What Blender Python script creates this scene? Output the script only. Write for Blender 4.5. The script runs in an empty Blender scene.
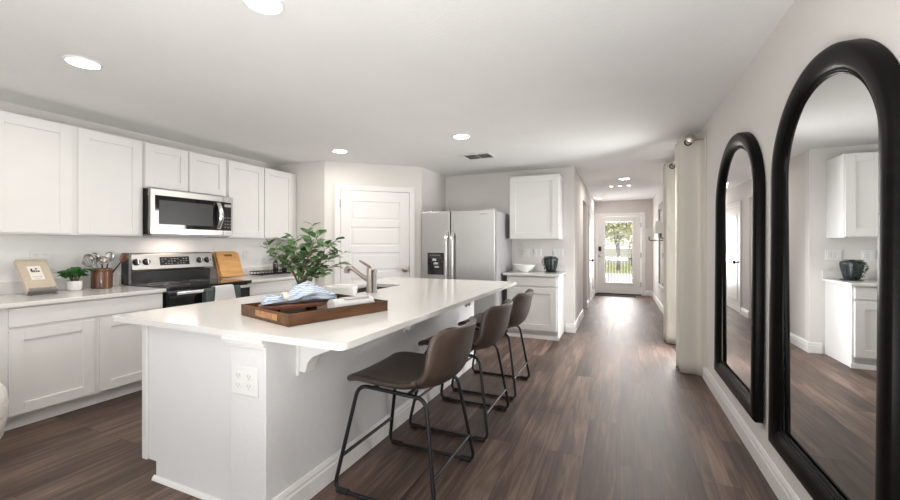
import bpy, bmesh, math, random
from mathutils import Vector, Matrix, noise
random.seed(7)
SC = bpy.context.scene
COL = SC.collection
PI = math.pi

# ------------------------------------------------------------------ camera, world, lights, exposure
CAM_H, FPX, YAW = 1.29, 395.0, math.radians(23.286)
cd = bpy.data.cameras.new('camera'); cam = bpy.data.objects.new('camera', cd); COL.objects.link(cam)
cam.location = (0, 0, CAM_H); cam.rotation_euler = (PI/2, 0, YAW)
cd.sensor_fit = 'HORIZONTAL'; cd.sensor_width = 36.0; cd.lens = 36.0*FPX/900.0
cd.shift_y = -5.0/900.0; cd.clip_start = 0.05; cd.clip_end = 200
SC.camera = cam
SC.view_settings.view_transform = 'Standard'; SC.view_settings.look = 'None'
SC.view_settings.gamma = 1.0; SC.view_settings.use_curve_mapping = False
SC.view_settings.exposure = 0.52
SC.cycles.max_bounces = 14; SC.cycles.diffuse_bounces = 10; SC.cycles.glossy_bounces = 5
SC.cycles.transparent_max_bounces = 12; SC.cycles.sample_clamp_indirect = 6.0
SC.cycles.caustics_reflective = False; SC.cycles.caustics_refractive = False

w = bpy.data.worlds.new('sky'); SC.world = w; w.use_nodes = True
bg = w.node_tree.nodes['Background']; bg.inputs[0].default_value = (.93, .97, 1, 1); bg.inputs[1].default_value = 1.6

def area(name, loc, rot, sx, sy, power, color=(1, 1, 1), spread=PI, shape='RECTANGLE'):
    d = bpy.data.lights.new(name, 'AREA'); d.shape = shape; d.size = sx; d.size_y = sy
    d.energy = power; d.color = color; d.spread = spread
    o = bpy.data.objects.new(name, d); o.location = loc; o.rotation_euler = rot; COL.objects.link(o); return o

# daylight entering through the glazing behind the camera, the sliding door on the right and the front door
area('daylight_rear', (-1.9, -3.3, 1.35), (PI/2 + math.radians(14), 0, 0), 4.6, 2.0, 6, (1, .975, .94))
area('daylight_side', (.795, 5.30, 1.10), (0, PI/2 - math.radians(16), math.radians(38)), 1.9, .9, 52, (1, .99, .97), math.radians(150))
area('daylight_entry', (-.03, 11.45, 1.15), (-PI/2, 0, 0), .66, 1.5, 48, (1, .96, .94))
area('right_fill', (.70, -1.6, 1.3), (0, PI/2, 0), 1.8, 2.6, 12, (1, .985, .96))  # added fill for the island's seating side; the wall here has no window
# added fill lamp behind the camera, aimed up so the ceiling bounces it
area('ceiling_bounce_fill', (-.2, -.6, .55), (PI - math.radians(8), 0, 0), 1.2, .9, 82, (1, .985, .965))

# ------------------------------------------------------------------ materials
def new_mat(name):
    m = bpy.data.materials.new(name); m.use_nodes = True
    nt = m.node_tree; return m, nt, nt.nodes['Principled BSDF']

def node(nt, t, **kw):
    n = nt.nodes.new(t)
    for k, v in kw.items(): setattr(n, k, v)
    return n

def coords(nt, scale=(1, 1, 1)):
    tc = node(nt, 'ShaderNodeTexCoord'); mp = node(nt, 'ShaderNodeMapping')
    mp.inputs['Scale'].default_value = scale
    nt.links.new(tc.outputs['Object'], mp.inputs['Vector']); return mp.outputs['Vector']

def mat(name, col, rough=.5, metal=0.0, var=.03, scale=6.0, stretch=(1, 1, 1), bump=0.0, bscale=None, spec=.5, coat=0.0, detail=4):
    """paint, metal, plastic, stone: a base colour with slight noise variation and an optional fine relief"""
    m, nt, b = new_mat(name)
    v = coords(nt, stretch)
    n = node(nt, 'ShaderNodeTexNoise'); n.inputs['Scale'].default_value = scale; n.inputs['Detail'].default_value = detail
    nt.links.new(v, n.inputs['Vector'])
    r = node(nt, 'ShaderNodeValToRGB')
    r.color_ramp.elements[0].position = .3; r.color_ramp.elements[1].position = .7
    r.color_ramp.elements[0].color = tuple(c*(1-var) for c in col)+(1,)
    r.color_ramp.elements[1].color = tuple(min(1, c*(1+var)) for c in col)+(1,)
    nt.links.new(n.outputs['Fac'], r.inputs['Fac']); nt.links.new(r.outputs['Color'], b.inputs['Base Color'])
    b.inputs['Roughness'].default_value = rough; b.inputs['Metallic'].default_value = metal
    b.inputs['Specular IOR Level'].default_value = spec; b.inputs['Coat Weight'].default_value = coat
    if bump:
        n2 = node(nt, 'ShaderNodeTexNoise'); n2.inputs['Scale'].default_value = bscale or scale*10; n2.inputs['Detail'].default_value = 3
        nt.links.new(v, n2.inputs['Vector'])
        bp = node(nt, 'ShaderNodeBump'); bp.inputs['Strength'].default_value = bump; bp.inputs['Distance'].default_value = .01
        nt.links.new(n2.outputs['Fac'], bp.inputs['Height']); nt.links.new(bp.outputs['Normal'], b.inputs['Normal'])
    return m

def emit(name, col, strength):
    m, nt, b = new_mat(name)
    b.inputs['Base Color'].default_value = col+(1,); b.inputs['Emission Color'].default_value = col+(1,)
    b.inputs['Emission Strength'].default_value = strength; return m

def wood(name, c0, c1, scale=(3, 30, 30), rough=.45, coat=0.0):
    m, nt, b = new_mat(name); v = coords(nt, scale)
    n = node(nt, 'ShaderNodeTexNoise'); n.inputs['Scale'].default_value = 1.0; n.inputs['Detail'].default_value = 8; n.inputs['Distortion'].default_value = .6
    nt.links.new(v, n.inputs['Vector']); r = node(nt, 'ShaderNodeValToRGB')
    r.color_ramp.elements[0].position = .3; r.color_ramp.elements[1].position = .72
    r.color_ramp.elements[0].color = c0+(1,); r.color_ramp.elements[1].color = c1+(1,)
    nt.links.new(n.outputs['Fac'], r.inputs['Fac']); nt.links.new(r.outputs['Color'], b.inputs['Base Color'])
    b.inputs['Roughness'].default_value = rough; b.inputs['Coat Weight'].default_value = coat; return m

def floor_mat():
    m, nt, b = new_mat('dark_wood_plank_floor'); L = nt.links.new
    tc = node(nt, 'ShaderNodeTexCoord'); sep = node(nt, 'ShaderNodeSeparateXYZ'); L(tc.outputs['Object'], sep.inputs[0])
    cmb = node(nt, 'ShaderNodeCombineXYZ'); L(sep.outputs['Y'], cmb.inputs['X']); L(sep.outputs['X'], cmb.inputs['Y'])
    br = node(nt, 'ShaderNodeTexBrick'); br.offset = .37; br.offset_frequency = 2; br.squash = 1
    br.inputs['Scale'].default_value = 1; br.inputs['Brick Width'].default_value = 1.55; br.inputs['Row Height'].default_value = .205
    br.inputs['Mortar Size'].default_value = .0016; br.inputs['Mortar Smooth'].default_value = .1; br.inputs['Bias'].default_value = 0
    br.inputs['Color1'].default_value = (0, 0, 0, 1); br.inputs['Color2'].default_value = (1, 1, 1, 1); br.inputs['Mortar'].default_value = (.5, .5, .5, 1)
    L(cmb.outputs[0], br.inputs['Vector'])
    rnd = node(nt, 'ShaderNodeSeparateColor'); L(br.outputs['Color'], rnd.inputs[0])
    # grain, shifted per plank
    ad = node(nt, 'ShaderNodeMath', operation='MULTIPLY_ADD'); L(rnd.outputs[0], ad.inputs[0]); ad.inputs[1].default_value = 37; L(sep.outputs['Y'], ad.inputs[2])
    c2 = node(nt, 'ShaderNodeCombineXYZ'); L(sep.outputs['X'], c2.inputs['X']); L(ad.outputs[0], c2.inputs['Y'])
    mp = node(nt, 'ShaderNodeMapping'); mp.inputs['Scale'].default_value = (24, 1.5, 1); L(c2.outputs[0], mp.inputs['Vector'])
    g = node(nt, 'ShaderNodeTexNoise'); g.inputs['Scale'].default_value = 1; g.inputs['Detail'].default_value = 9; g.inputs['Roughness'].default_value = .62; g.inputs['Distortion'].default_value = 1.1
    L(mp.outputs[0], g.inputs['Vector'])
    mp2 = node(nt, 'ShaderNodeMapping'); mp2.inputs['Scale'].default_value = (5, .9, 1); L(c2.outputs[0], mp2.inputs['Vector'])
    g2 = node(nt, 'ShaderNodeTexNoise'); g2.inputs['Scale'].default_value = 1; g2.inputs['Detail'].default_value = 3; L(mp2.outputs[0], g2.inputs['Vector'])
    r = node(nt, 'ShaderNodeValToRGB'); e = r.color_ramp.elements
    e[0].position = .28; e[0].color = (.016, .009, .006, 1); e[1].position = .74; e[1].color = (.255, .172, .136, 1)
    mid = e.new(.5); mid.color = (.088, .055, .042, 1)
    mx = node(nt, 'ShaderNodeMath', operation='MULTIPLY_ADD'); L(g2.outputs['Fac'], mx.inputs[0]); mx.inputs[1].default_value = .45
    sc = node(nt, 'ShaderNodeMath', operation='MULTIPLY'); L(g.outputs['Fac'], sc.inputs[0]); sc.inputs[1].default_value = .72; L(sc.outputs[0], mx.inputs[2])
    ad2 = node(nt, 'ShaderNodeMath', operation='MULTIPLY_ADD'); L(rnd.outputs[0], ad2.inputs[0]); ad2.inputs[1].default_value = .13; L(mx.outputs[0], ad2.inputs[2])
    sb = node(nt, 'ShaderNodeMath', operation='SUBTRACT'); L(ad2.outputs[0], sb.inputs[0]); sb.inputs[1].default_value = .145; L(sb.outputs[0], r.inputs['Fac'])
    dk = node(nt, 'ShaderNodeMix', data_type='RGBA', blend_type='MULTIPLY'); L(br.outputs['Fac'], dk.inputs[0]); L(r.outputs['Color'], dk.inputs[6]); dk.inputs[7].default_value = (.25, .22, .2, 1)
    L(dk.outputs[2], b.inputs['Base Color'])
    rr = node(nt, 'ShaderNodeMapRange'); L(g.outputs['Fac'], rr.inputs[0]); rr.inputs[3].default_value = .42; rr.inputs[4].default_value = .60; L(rr.outputs[0], b.inputs['Roughness'])
    bp = node(nt, 'ShaderNodeBump'); bp.inputs['Strength'].default_value = .12; bp.inputs['Distance'].default_value = .004; L(g.outputs['Fac'], bp.inputs['Height'])
    L(bp.outputs[0], b.inputs['Normal']); b.inputs['Specular IOR Level'].default_value = .5
    return m

def fabric_translucent(name, col, trans=.35):
    m, nt, b = new_mat(name); L = nt.links.new
    v = coords(nt, (1, 1, 1)); n = node(nt, 'ShaderNodeTexNoise'); n.inputs['Scale'].default_value = 180; L(v, n.inputs['Vector'])
    bp = node(nt, 'ShaderNodeBump'); bp.inputs['Strength'].default_value = .25; bp.inputs['Distance'].default_value = .003; L(n.outputs['Fac'], bp.inputs['Height'])
    b.inputs['Base Color'].default_value = col+(1,); b.inputs['Roughness'].default_value = .9; b.inputs['Specular IOR Level'].default_value = .1
    L(bp.outputs[0], b.inputs['Normal'])
    t = node(nt, 'ShaderNodeBsdfTranslucent'); t.inputs[0].default_value = col+(1,)
    mx = node(nt, 'ShaderNodeMixShader'); mx.inputs[0].default_value = trans
    L(b.outputs[0], mx.inputs[1]); L(t.outputs[0], mx.inputs[2]); L(mx.outputs[0], nt.nodes['Material Output'].inputs[0]); return m

def glass_mat(name, tint=(1, 1, 1), refl=.08):
    m, nt, b = new_mat(name); L = nt.links.new
    t = node(nt, 'ShaderNodeBsdfTransparent'); t.inputs[0].default_value = tint+(1,)
    g = node(nt, 'ShaderNodeBsdfGlossy'); g.inputs['Roughness'].default_value = .02
    lw = node(nt, 'ShaderNodeLayerWeight'); lw.inputs[0].default_value = .35
    ml = node(nt, 'ShaderNodeMath', operation='MULTIPLY_ADD'); L(lw.outputs['Fresnel'], ml.inputs[0]); ml.inputs[1].default_value = .6; ml.inputs[2].default_value = refl*.3
    mx = node(nt, 'ShaderNodeMixShader'); L(ml.outputs[0], mx.inputs[0]); L(t.outputs[0], mx.inputs[1]); L(g.outputs[0], mx.inputs[2])
    L(mx.outputs[0], nt.nodes['Material Output'].inputs[0]); return m

def stripe_mat(name, c0, c1, scale, direction='X', rough=.9, dist=1.5, thr=(.45, .6)):
    m, nt, b = new_mat(name); L = nt.links.new; v = coords(nt)
    wv = node(nt, 'ShaderNodeTexWave'); wv.bands_direction = direction; wv.inputs['Scale'].default_value = scale; wv.inputs['Distortion'].default_value = dist
    wv.inputs['Detail'].default_value = 1
    L(v, wv.inputs['Vector']); r = node(nt, 'ShaderNodeValToRGB')
    r.color_ramp.elements[0].position = thr[0]; r.color_ramp.elements[1].position = thr[1]
    r.color_ramp.elements[0].color = c0+(1,); r.color_ramp.elements[1].color = c1+(1,)
    L(wv.outputs['Fac'], r.inputs['Fac']); L(r.outputs['Color'], b.inputs['Base Color']); b.inputs['Roughness'].default_value = rough
    b.inputs['Specular IOR Level'].default_value = .15; return m

M = {}
M['wall'] = mat('warm_grey_wall_paint', (.72, .70, .675), .85, var=.012, scale=2, bump=.04, bscale=140, spec=.2)
M['hallwall'] = mat('rosy_grey_wall_paint', (.67, .635, .625), .85, var=.012, scale=2, bump=.04, bscale=140, spec=.2)
M['ceiling'] = mat('textured_white_ceiling', (.80, .80, .795), .95, var=.012, scale=3, bump=.22, bscale=55, spec=.1)
M['trim'] = mat('white_trim_paint', (.78, .775, .765), .4, var=.01)
M['cab'] = mat('white_cabinet_paint', (.715, .71, .70), .42, var=.01)
M['island'] = mat('white_island_paint', (.74, .745, .755), .55, var=.01)
M['knock'] = mat('orange_peel_white_paint', (.70, .705, .715), .6, var=.015, scale=40, bump=.12, bscale=90)
M['quartz'] = mat('white_quartz', (.72, .71, .69), .14, var=.02, scale=60, spec=.5, detail=6)
M['floor'] = floor_mat()
M['steel'] = mat('brushed_stainless_steel', (.40, .39, .375), .30, 1.0, var=.06, scale=3, stretch=(1, 1, 60))
M['steelv'] = mat('fridge_stainless_steel', (.56, .555, .545), .30, 1.0, var=.015, scale=3, stretch=(60, 60, 1))
M['steelside'] = mat('grey_appliance_side', (.42, .42, .43), .42, .25, var=.03)
M['handle'] = mat('polished_handle_steel', (.80, .80, .79), .22, 1.0, var=.02)
M['nickel'] = mat('brushed_nickel', (.50, .45, .40), .28, 1.0, var=.04, scale=30)
M['black'] = mat('black_enamel', (.012, .012, .013), .25, var=.1)
M['blackglass'] = mat('black_glass', (.010, .010, .011), .04, var=.05, spec=.6)
M['mwglass'] = mat('smoked_microwave_glass', (.045, .045, .047), .3, var=.1, spec=.25)
M['blackmetal'] = mat('matte_black_steel', (.016, .016, .018), .42, .4, var=.15)
M['mframe'] = mat('black_brown_mirror_frame', (.0045, .004, .0038), .34, var=.3, scale=4, stretch=(1, 1, 10), spec=.07)
m_, nt_, b_ = new_mat('silvered_mirror'); b_.inputs['Base Color'].default_value = (.86, .875, .875, 1); b_.inputs['Metallic'].default_value = 1; b_.inputs['Roughness'].default_value = .01
M['mirror'] = m_
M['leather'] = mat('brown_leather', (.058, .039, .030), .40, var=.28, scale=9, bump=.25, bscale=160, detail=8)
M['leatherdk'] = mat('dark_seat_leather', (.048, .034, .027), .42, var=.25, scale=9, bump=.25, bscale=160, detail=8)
M['seam'] = mat('leather_seam_thread', (.12, .085, .068), .6)
M['rubber'] = mat('black_rubber', (.012, .012, .012), .8)
M['curtain'] = fabric_translucent('ivory_curtain_linen', (.80, .77, .71), .30)
M['traywood'] = wood('tray_brown_wood', (.062, .024, .008), (.165, .070, .024), (4, 30, 30), .5, 0)
M['blockwood'] = wood('light_block_wood', (.30, .13, .05), (.52, .27, .12), (12, 40, 40), .4)
M['redwood'] = wood('reddish_board_wood', (.10, .03, .018), (.23, .08, .045), (5, 30, 30), .35, .3)
M['bamboo'] = wood('bamboo_board_wood', (.52, .26, .085), (.74, .43, .17), (3, 3, 40), .45)
M['bamboodk'] = wood('bamboo_edge_wood', (.42, .20, .07), (.6, .33, .13), (3, 3, 40), .45)
M['crock'] = wood('crock_brown_wood', (.055, .020, .010), (.17, .066, .032), (20, 20, 3), .3, .4)
M['ceramic'] = mat('white_ceramic', (.86, .86, .85), .22, var=.01)
M['darkceramic'] = mat('blue_black_ceramic', (.022, .030, .036), .35, var=.3, scale=12)
M['leaf'] = mat('green_leaf', (.088, .170, .062), .42, var=.55, scale=14)
M['leafdk'] = mat('deep_green_leaf', (.030, .135, .022), .4, var=.5, scale=30)
M['leafblk'] = mat('blackish_green_leaf', (.020, .042, .020), .5, var=.5, scale=40)
M['stem'] = mat('brown_stem', (.16, .115, .085), .7, var=.2)
M['soil'] = mat('dark_soil', (.03, .022, .016), .95, var=.4, scale=60)
M['napkin'] = stripe_mat('blue_striped_napkin', (.20, .28, .40), (.60, .67, .76), 34, 'Z', dist=3.0, thr=(.05, .4))
M['napring'] = mat('beige_napkin_ring', (.74, .69, .60), .6)
M['vaseglass'] = mat('pale_blue_glass_vase', (.56, .66, .75), .1, var=.05)
M['towel'] = mat('white_towel', (.72, .72, .725), .95, var=.03, scale=60, bump=.4, bscale=220)
M['towelst'] = stripe_mat('grey_striped_towel', (.36, .37, .39), (.66, .66, .67), 70, 'X', dist=.5)
M['greytowel'] = mat('charcoal_towel', (.085, .105, .105), .95, var=.2, scale=50, bump=.4, bscale=220)
M['bookcloth'] = mat('linen_book_cover', (.55, .47, .375), .8, var=.06, scale=70)
M['paper'] = mat('cream_paper', (.80, .77, .72), .8)
M['ink'] = mat('black_ink', (.03, .03, .03), .8)
M['inkgrey'] = mat('grey_ink', (.42, .39, .36), .8)
M['acrylic'] = glass_mat('clear_acrylic', (.99, 1, 1), .25)
M['plastic'] = mat('white_plastic', (.76, .76, .75), .35, var=.01)
M['slot'] = mat('dark_slot', (.34, .34, .34), .6)
M['lamp'] = emit('lit_lamp_lens', (1, .97, .92), 14)
M['lampsmall'] = emit('lit_small_lens', (1, .95, .88), 6)
M['ventdark'] = mat('grey_vent_slats', (.34, .34, .34), .5)
M['shade'] = fabric_translucent('white_lamp_shade', (.82, .81, .79), .35)
M['greyframe'] = mat('grey_frame_paint', (.36, .36, .36), .5)
M['bronze'] = mat('dark_bronze', (.035, .033, .032), .35, .7)
M['glass'] = glass_mat('clear_pane_glass')
M['mat'] = mat('black_door_mat', (.022, .022, .024), .95, var=.3, scale=60, bump=.5, bscale=250)
M['boucle'] = mat('white_boucle', (.80, .785, .75), .95, var=.06, scale=50, bump=.9, bscale=70)
M['oak'] = wood('oak_leg_wood', (.30, .18, .09), (.45, .29, .16), (20, 20, 3), .5)
M['concrete'] = mat('pale_concrete', (.72, .69, .65), .9, var=.08, scale=3)
M['lawn'] = mat('dry_lawn', (.42, .43, .20), .95, var=.3, scale=8)
M['treeleaf'] = mat('yellow_green_tree_leaf', (.56, .55, .30), .7, var=.4, scale=2)
M['treebark'] = mat('purple_grey_bark', (.19, .155, .16), .9, var=.2)
M['outwall'] = mat('pale_stucco', (.62, .57, .53), .9, var=.03)
M['sinksteel'] = mat('dark_sink_steel', (.22, .20, .18), .35, 1.0, var=.05)

# ------------------------------------------------------------------ mesh helpers
class MB:
    def __init__(s): s.v = []; s.f = []
    def add(s, vs, fs):
        o = len(s.v); s.v += [tuple(p) for p in vs]; s.f += [tuple(i+o for i in f) for f in fs]; return s
    def box(s, x0, x1, y0, y1, z0, z1, mtx=None):
        vs = [Vector(p) for p in ((x0, y0, z0), (x1, y0, z0), (x1, y1, z0), (x0, y1, z0), (x0, y0, z1), (x1, y0, z1), (x1, y1, z1), (x0, y1, z1))]
        if mtx: vs = [mtx @ p for p in vs]
        return s.add(vs, [(0, 3, 2, 1), (4, 5, 6, 7), (0, 1, 5, 4), (1, 2, 6, 5), (2, 3, 7, 6), (3, 0, 4, 7)])
    def tube(s, pts, r, n=10, closed=False):
        pts = [Vector(p) for p in pts]; N = len(pts); rs = r if isinstance(r, (list, tuple)) else [r]*N
        rings = []; up = None
        for i, p in enumerate(pts):
            a = pts[(i-1) % N] if (closed or i > 0) else p; b = pts[(i+1) % N] if (closed or i < N-1) else p
            t = (b-a); t = t.normalized() if t.length > 1e-9 else Vector((0, 0, 1))
            if up is None:
                up = Vector((0, 0, 1)) if abs(t.z) < .9 else Vector((1, 0, 0))
            u = (up - t*up.dot(t)); u = u.normalized() if u.length > 1e-6 else t.orthogonal().normalized()
            up = u; q = t.cross(u)
            rings.append([p + (u*math.cos(2*PI*k/n) + q*math.sin(2*PI*k/n))*rs[i] for k in range(n)])
        vs = [p for R in rings for p in R]; fs = []
        for i in range(N if closed else N-1):
            j = (i+1) % N
            for k in range(n): fs.append((i*n+k, i*n+(k+1) % n, j*n+(k+1) % n, j*n+k))
        if not closed: fs += [tuple(range(n))[::-1], tuple(range((N-1)*n, N*n))]
        return s.add(vs, fs)
    def lathe(s, prof, c=(0, 0, 0), n=24, sx=1, sy=1, mtx=None):
        vs = []; fs = []
        for r, z in prof:
            for k in range(n):
                a = 2*PI*k/n; p = Vector((r*sx*math.cos(a), r*sy*math.sin(a), z))
                if mtx: p = mtx @ p
                vs.append(p + Vector(c))
        for i in range(len(prof)-1):
            for k in range(n): fs.append((i*n+k, i*n+(k+1) % n, (i+1)*n+(k+1) % n, (i+1)*n+k))
        fs += [tuple(range(n))[::-1], tuple(range((len(prof)-1)*n, len(prof)*n))]
        return s.add(vs, fs)
    def prism(s, poly, fn, a, b):
        """extrude a 2D polygon; fn(p, q, t) -> 3D point"""
        n = len(poly); vs = [fn(p, q, a) for p, q in poly]+[fn(p, q, b) for p, q in poly]
        fs = [tuple(range(n))[::-1], tuple(range(n, 2*n))]+[(i, (i+1) % n, (i+1) % n+n, i+n) for i in range(n)]
        return s.add(vs, fs)
    def grid(s, fn, nu, nv):
        vs = [fn(i/nu, j/nv) for i in range(nu+1) for j in range(nv+1)]
        fs = [(i*(nv+1)+j, (i+1)*(nv+1)+j, (i+1)*(nv+1)+j+1, i*(nv+1)+j+1) for i in range(nu) for j in range(nv)]
        return s.add(vs, fs)
    def ball(s, c, rx, ry, rz, n=16, m=10):
        prof = [(math.sin(PI*i/m), -math.cos(PI*i/m)) for i in range(1, m)]
        return s.lathe(prof, c, n, 1, 1, Matrix.Diagonal((rx, ry, rz)))
    def leaf(s, p, d, up, L, W, fold=.25, curl=.2):
        d = d.normalized(); side = d.cross(up); side = side.normalized() if side.length > 1e-5 else d.orthogonal().normalized(); nrm = side.cross(d)
        rows = [(0, 0), (.22, .72), (.5, 1.0), (.78, .68), (1, 0)]; vs = []
        for t, wd in rows:
            cpt = p + d*L*t - nrm*curl*L*t*t; h = nrm*fold*W*wd*.5
            vs += [cpt - side*W*.5*wd + h, cpt, cpt + side*W*.5*wd + h]
        fs = []
        for i in range(4):
            for k in range(2): fs.append((i*3+k, i*3+k+1, i*3+k+4, i*3+k+3))
        return s.add(vs, fs)

ROOTS = {}
def inv_of(root): return ROOTS[root.name] if root is not None and root.name in ROOTS else Matrix.Identity(4)

def build(name, mb, material, parent=None, bevel=0.0, smooth=False, seg=2, subsurf=0, solid=0.0, local=False, weld=False):
    me = bpy.data.meshes.new(name); root = parent
    while root is not None and root.parent is not None: root = root.parent
    W = Matrix.Identity(4) if local else inv_of(root)
    me.from_pydata([W @ Vector(p) for p in mb.v], [], mb.f); me.validate()
    bm = bmesh.new(); bm.from_mesh(me)
    bmesh.ops.remove_doubles(bm, verts=bm.verts, dist=1e-5)
    bmesh.ops.recalc_face_normals(bm, faces=bm.faces)
    if smooth:
        for f in bm.faces: f.smooth = True
        for e in bm.edges:
            if len(e.link_faces) == 2 and e.calc_face_angle(0) > .9: e.smooth = False
    bm.to_mesh(me); bm.free(); me.materials.append(material)
    o = bpy.data.objects.new(name, me); COL.objects.link(o)
    if parent is not None: o.parent = parent
    if solid:
        m = o.modifiers.new('thickness', 'SOLIDIFY'); m.thickness = solid; m.offset = 0
    if subsurf:
        m = o.modifiers.new('smooth', 'SUBSURF'); m.levels = m.render_levels = subsurf
    if bevel:
        m = o.modifiers.new('edge', 'BEVEL'); m.width = bevel; m.segments = seg; m.limit_method = 'ANGLE'; m.angle_limit = .7
    return o

def tag(o, label, cat, group=None, kind=None):
    o['label'] = label; o['category'] = cat
    if group: o['group'] = group
    if kind: o['kind'] = kind
    return o

def thing(name, loc, label, cat, group=None, rz=0.0, kind=None):
    o = bpy.data.objects.new(name, None); COL.objects.link(o); o.location = loc; o.rotation_euler = (0, 0, rz); o.empty_display_size = .1
    mtx = Matrix.Translation(Vector(loc)) @ Matrix.Rotation(rz, 4, 'Z'); ROOTS[o.name] = mtx.inverted()
    return tag(o, label, cat, group, kind)

def dup(root, loc, label=None, rz=None):
    r = root.copy(); COL.objects.link(r); r.location = loc
    if rz is not None: r.rotation_euler = (0, 0, rz)
    if label: r['label'] = label
    for ch in list(root.children):
        c = ch.copy(); COL.objects.link(c); c.parent = r
        for g in list(ch.children):
            d = g.copy(); COL.objects.link(d); d.parent = c
    return r

def B(*a, **k): return MB().box(*a, **k)

def round_poly(x0, x1, y0, y1, r, n=6):
    pts = []
    for cx, cy, a0 in ((x1-r, y1-r, 0), (x0+r, y1-r, PI/2), (x0+r, y0+r, PI), (x1-r, y0+r, 3*PI/2)):
        for i in range(n+1):
            a = a0+PI/2*i/n; pts.append((cx+r*math.cos(a), cy+r*math.sin(a)))
    return pts
FXY = lambda p, q, t: Vector((p, q, t))

# ------------------------------------------------------------------ room shell
XR, XL, CEIL = .755, -4.54, 2.44
CZ = .894            # top of every worktop
YREAR, YEND, YB, XH = -3.6, 11.2, 6.06, -.62
PA, PB = Vector((-3.70, 4.27, 0)), Vector((-2.69, 5.19, 0))

def struct(name, mb, m, label, cat, parent=None, **k):
    o = build(name, mb, m, parent, **k)
    if parent is None: tag(o, label, cat, kind='structure')
    return o

struct('floor', B(XL-.1, XR+.1, YREAR, YEND+.1, -.06, 0), M['floor'], 'dark brown wood plank floor running through kitchen and hall', 'floor')
struct('ceiling', B(XL-.1, XR+.1, YREAR, YEND+.1, CEIL, CEIL+.08), M['ceiling'], 'white textured flat ceiling over the kitchen and hall', 'ceiling')
struct('wall_left', B(XL-.1, XL, YREAR, 4.37, 0, CEIL), M['wall'], 'light grey wall behind the white wall cabinets and range', 'wall')
# pantry corner: short wall, diagonal wall, return beside the refrigerator
struct('trim_1', B(XL+.0005, XL+.004, .30, 4.2695, CZ+.0005, 1.3715), mat('white_backsplash_paint', (.79, .79, .79), .5, var=.01), 'white painted backsplash strip between worktop and wall cabinets', 'backsplash')
struct('wall_pantry', MB().prism([(XL, 4.27), (PA.x, PA.y), (PB.x, PB.y), (PB.x, YB), (XL, YB)], FXY, 0, CEIL), M['wall'], 'light grey angled pantry wall around the white panel door', 'wall')
struct('wall_back', B(PB.x, XH, YB, YB+.12, 0, CEIL), M['wall'], 'light grey wall behind the refrigerator and small cabinet', 'wall')
hl = MB()
hl.box(XH-.12, XH, YB+.12, 7.55, 0, CEIL); hl.box(XH-.12, XH, 7.55, 8.45, 2.12, CEIL); hl.box(XH-.12, XH, 8.45, YEND, 0, CEIL)
struct('wall_hall', hl, M['hallwall'], 'pale left hall wall with an open passage before the front door', 'wall')
al = MB(); al.box(-2.0, XH-.12, 8.45, 8.55, 0, CEIL); al.box(-2.1, -2.0, 7.45, 8.55, 0, CEIL); al.box(-2.0, XH-.12, 7.45, 7.55, 0, CEIL)
struct('wall_passage', al, mat('shaded_passage_beige', (.60, .54, .47), .85, var=.02), 'side passage walls off the hall, shade painted in as beige', 'wall')  # shade inside the passage is put into this darker beige colour
struct('wall_end', B(XH-.12, XR+.1, YEND, YEND+.12, 0, CEIL), M['hallwall'], 'rosy grey end wall around the glazed front door', 'wall')
# end wall opening is closed by the door; cut the doorway by building the wall from pieces
bpy.data.objects.remove(bpy.data.objects['wall_end'])
we = MB(); we.box(XH-.12, -.60, YEND, YEND+.12, 0, CEIL); we.box(.53, XR+.1, YEND, YEND+.12, 0, CEIL); we.box(-.60, .53, YEND, YEND+.12, 2.07, CEIL)
struct('wall_end', we, M['hallwall'], 'rosy grey end wall around the glazed front door', 'wall')
SY0, SY1, SZ = 4.74, 5.80, 2.12
wr = MB(); wr.box(XR, XR+.1, YREAR, SY0, 0, CEIL); wr.box(XR, XR+.1, SY1, YEND, 0, CEIL); wr.box(XR, XR+.1, SY0, SY1, SZ, CEIL)
struct('wall_right', wr, M['wall'], 'light greige right wall carrying the two tall arched mirrors', 'wall')
wk = MB(); wk.box(XL, -4.3, YREAR-.1, YREAR, 0, CEIL); wk.box(.5, XR, YREAR-.1, YREAR, 0, CEIL); wk.box(-4.3, .5, YREAR-.1, YREAR, 2.3, CEIL)
struct('wall_rear', wk, M['wall'], 'light grey wall behind the camera around the wide glazing', 'wall')
t = thing('window_1', (-1.9, YREAR, 0), 'wide white framed glazing behind the camera', 'window', kind='structure')
fr = MB()
for x in (-4.3, -2.73, -1.13, .44): fr.box(x, x+.06, YREAR-.08, YREAR-.02, .01, 2.29)
fr.box(-4.3, .5, YREAR-.08, YREAR-.02, 2.23, 2.29); fr.box(-4.3, .5, YREAR-.08, YREAR-.02, .01, .09)
build('window_frame', fr, M['trim'], t); build('glass_pane', B(-4.25, .45, YREAR-.055, YREAR-.045, .09, 2.23), M['glass'], t)
# sliding door between the curtains
t = thing('window_2', (XR+.05, (SY0+SY1)/2, 0), 'bright glazed opening between the two ivory curtains', 'window', kind='structure')
fr = MB(); fr.box(XR+.02, XR+.09, SY0, SY0+.05, .001, SZ-.001); fr.box(XR+.02, XR+.09, SY1-.05, SY1, .001, SZ-.001)
fr.box(XR+.02, XR+.09, SY0, SY1, SZ-.05, SZ-.001); fr.box(XR+.02, XR+.09, SY0, SY1, .001, .06); fr.box(XR+.02, XR+.09, 5.24, 5.30, .05, SZ-.05)
build('window_frame', fr, M['trim'], t); build('glass_pane', B(XR+.05, XR+.056, SY0+.04, SY1-.04, .05, SZ-.05), M['glass'], t)

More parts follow.
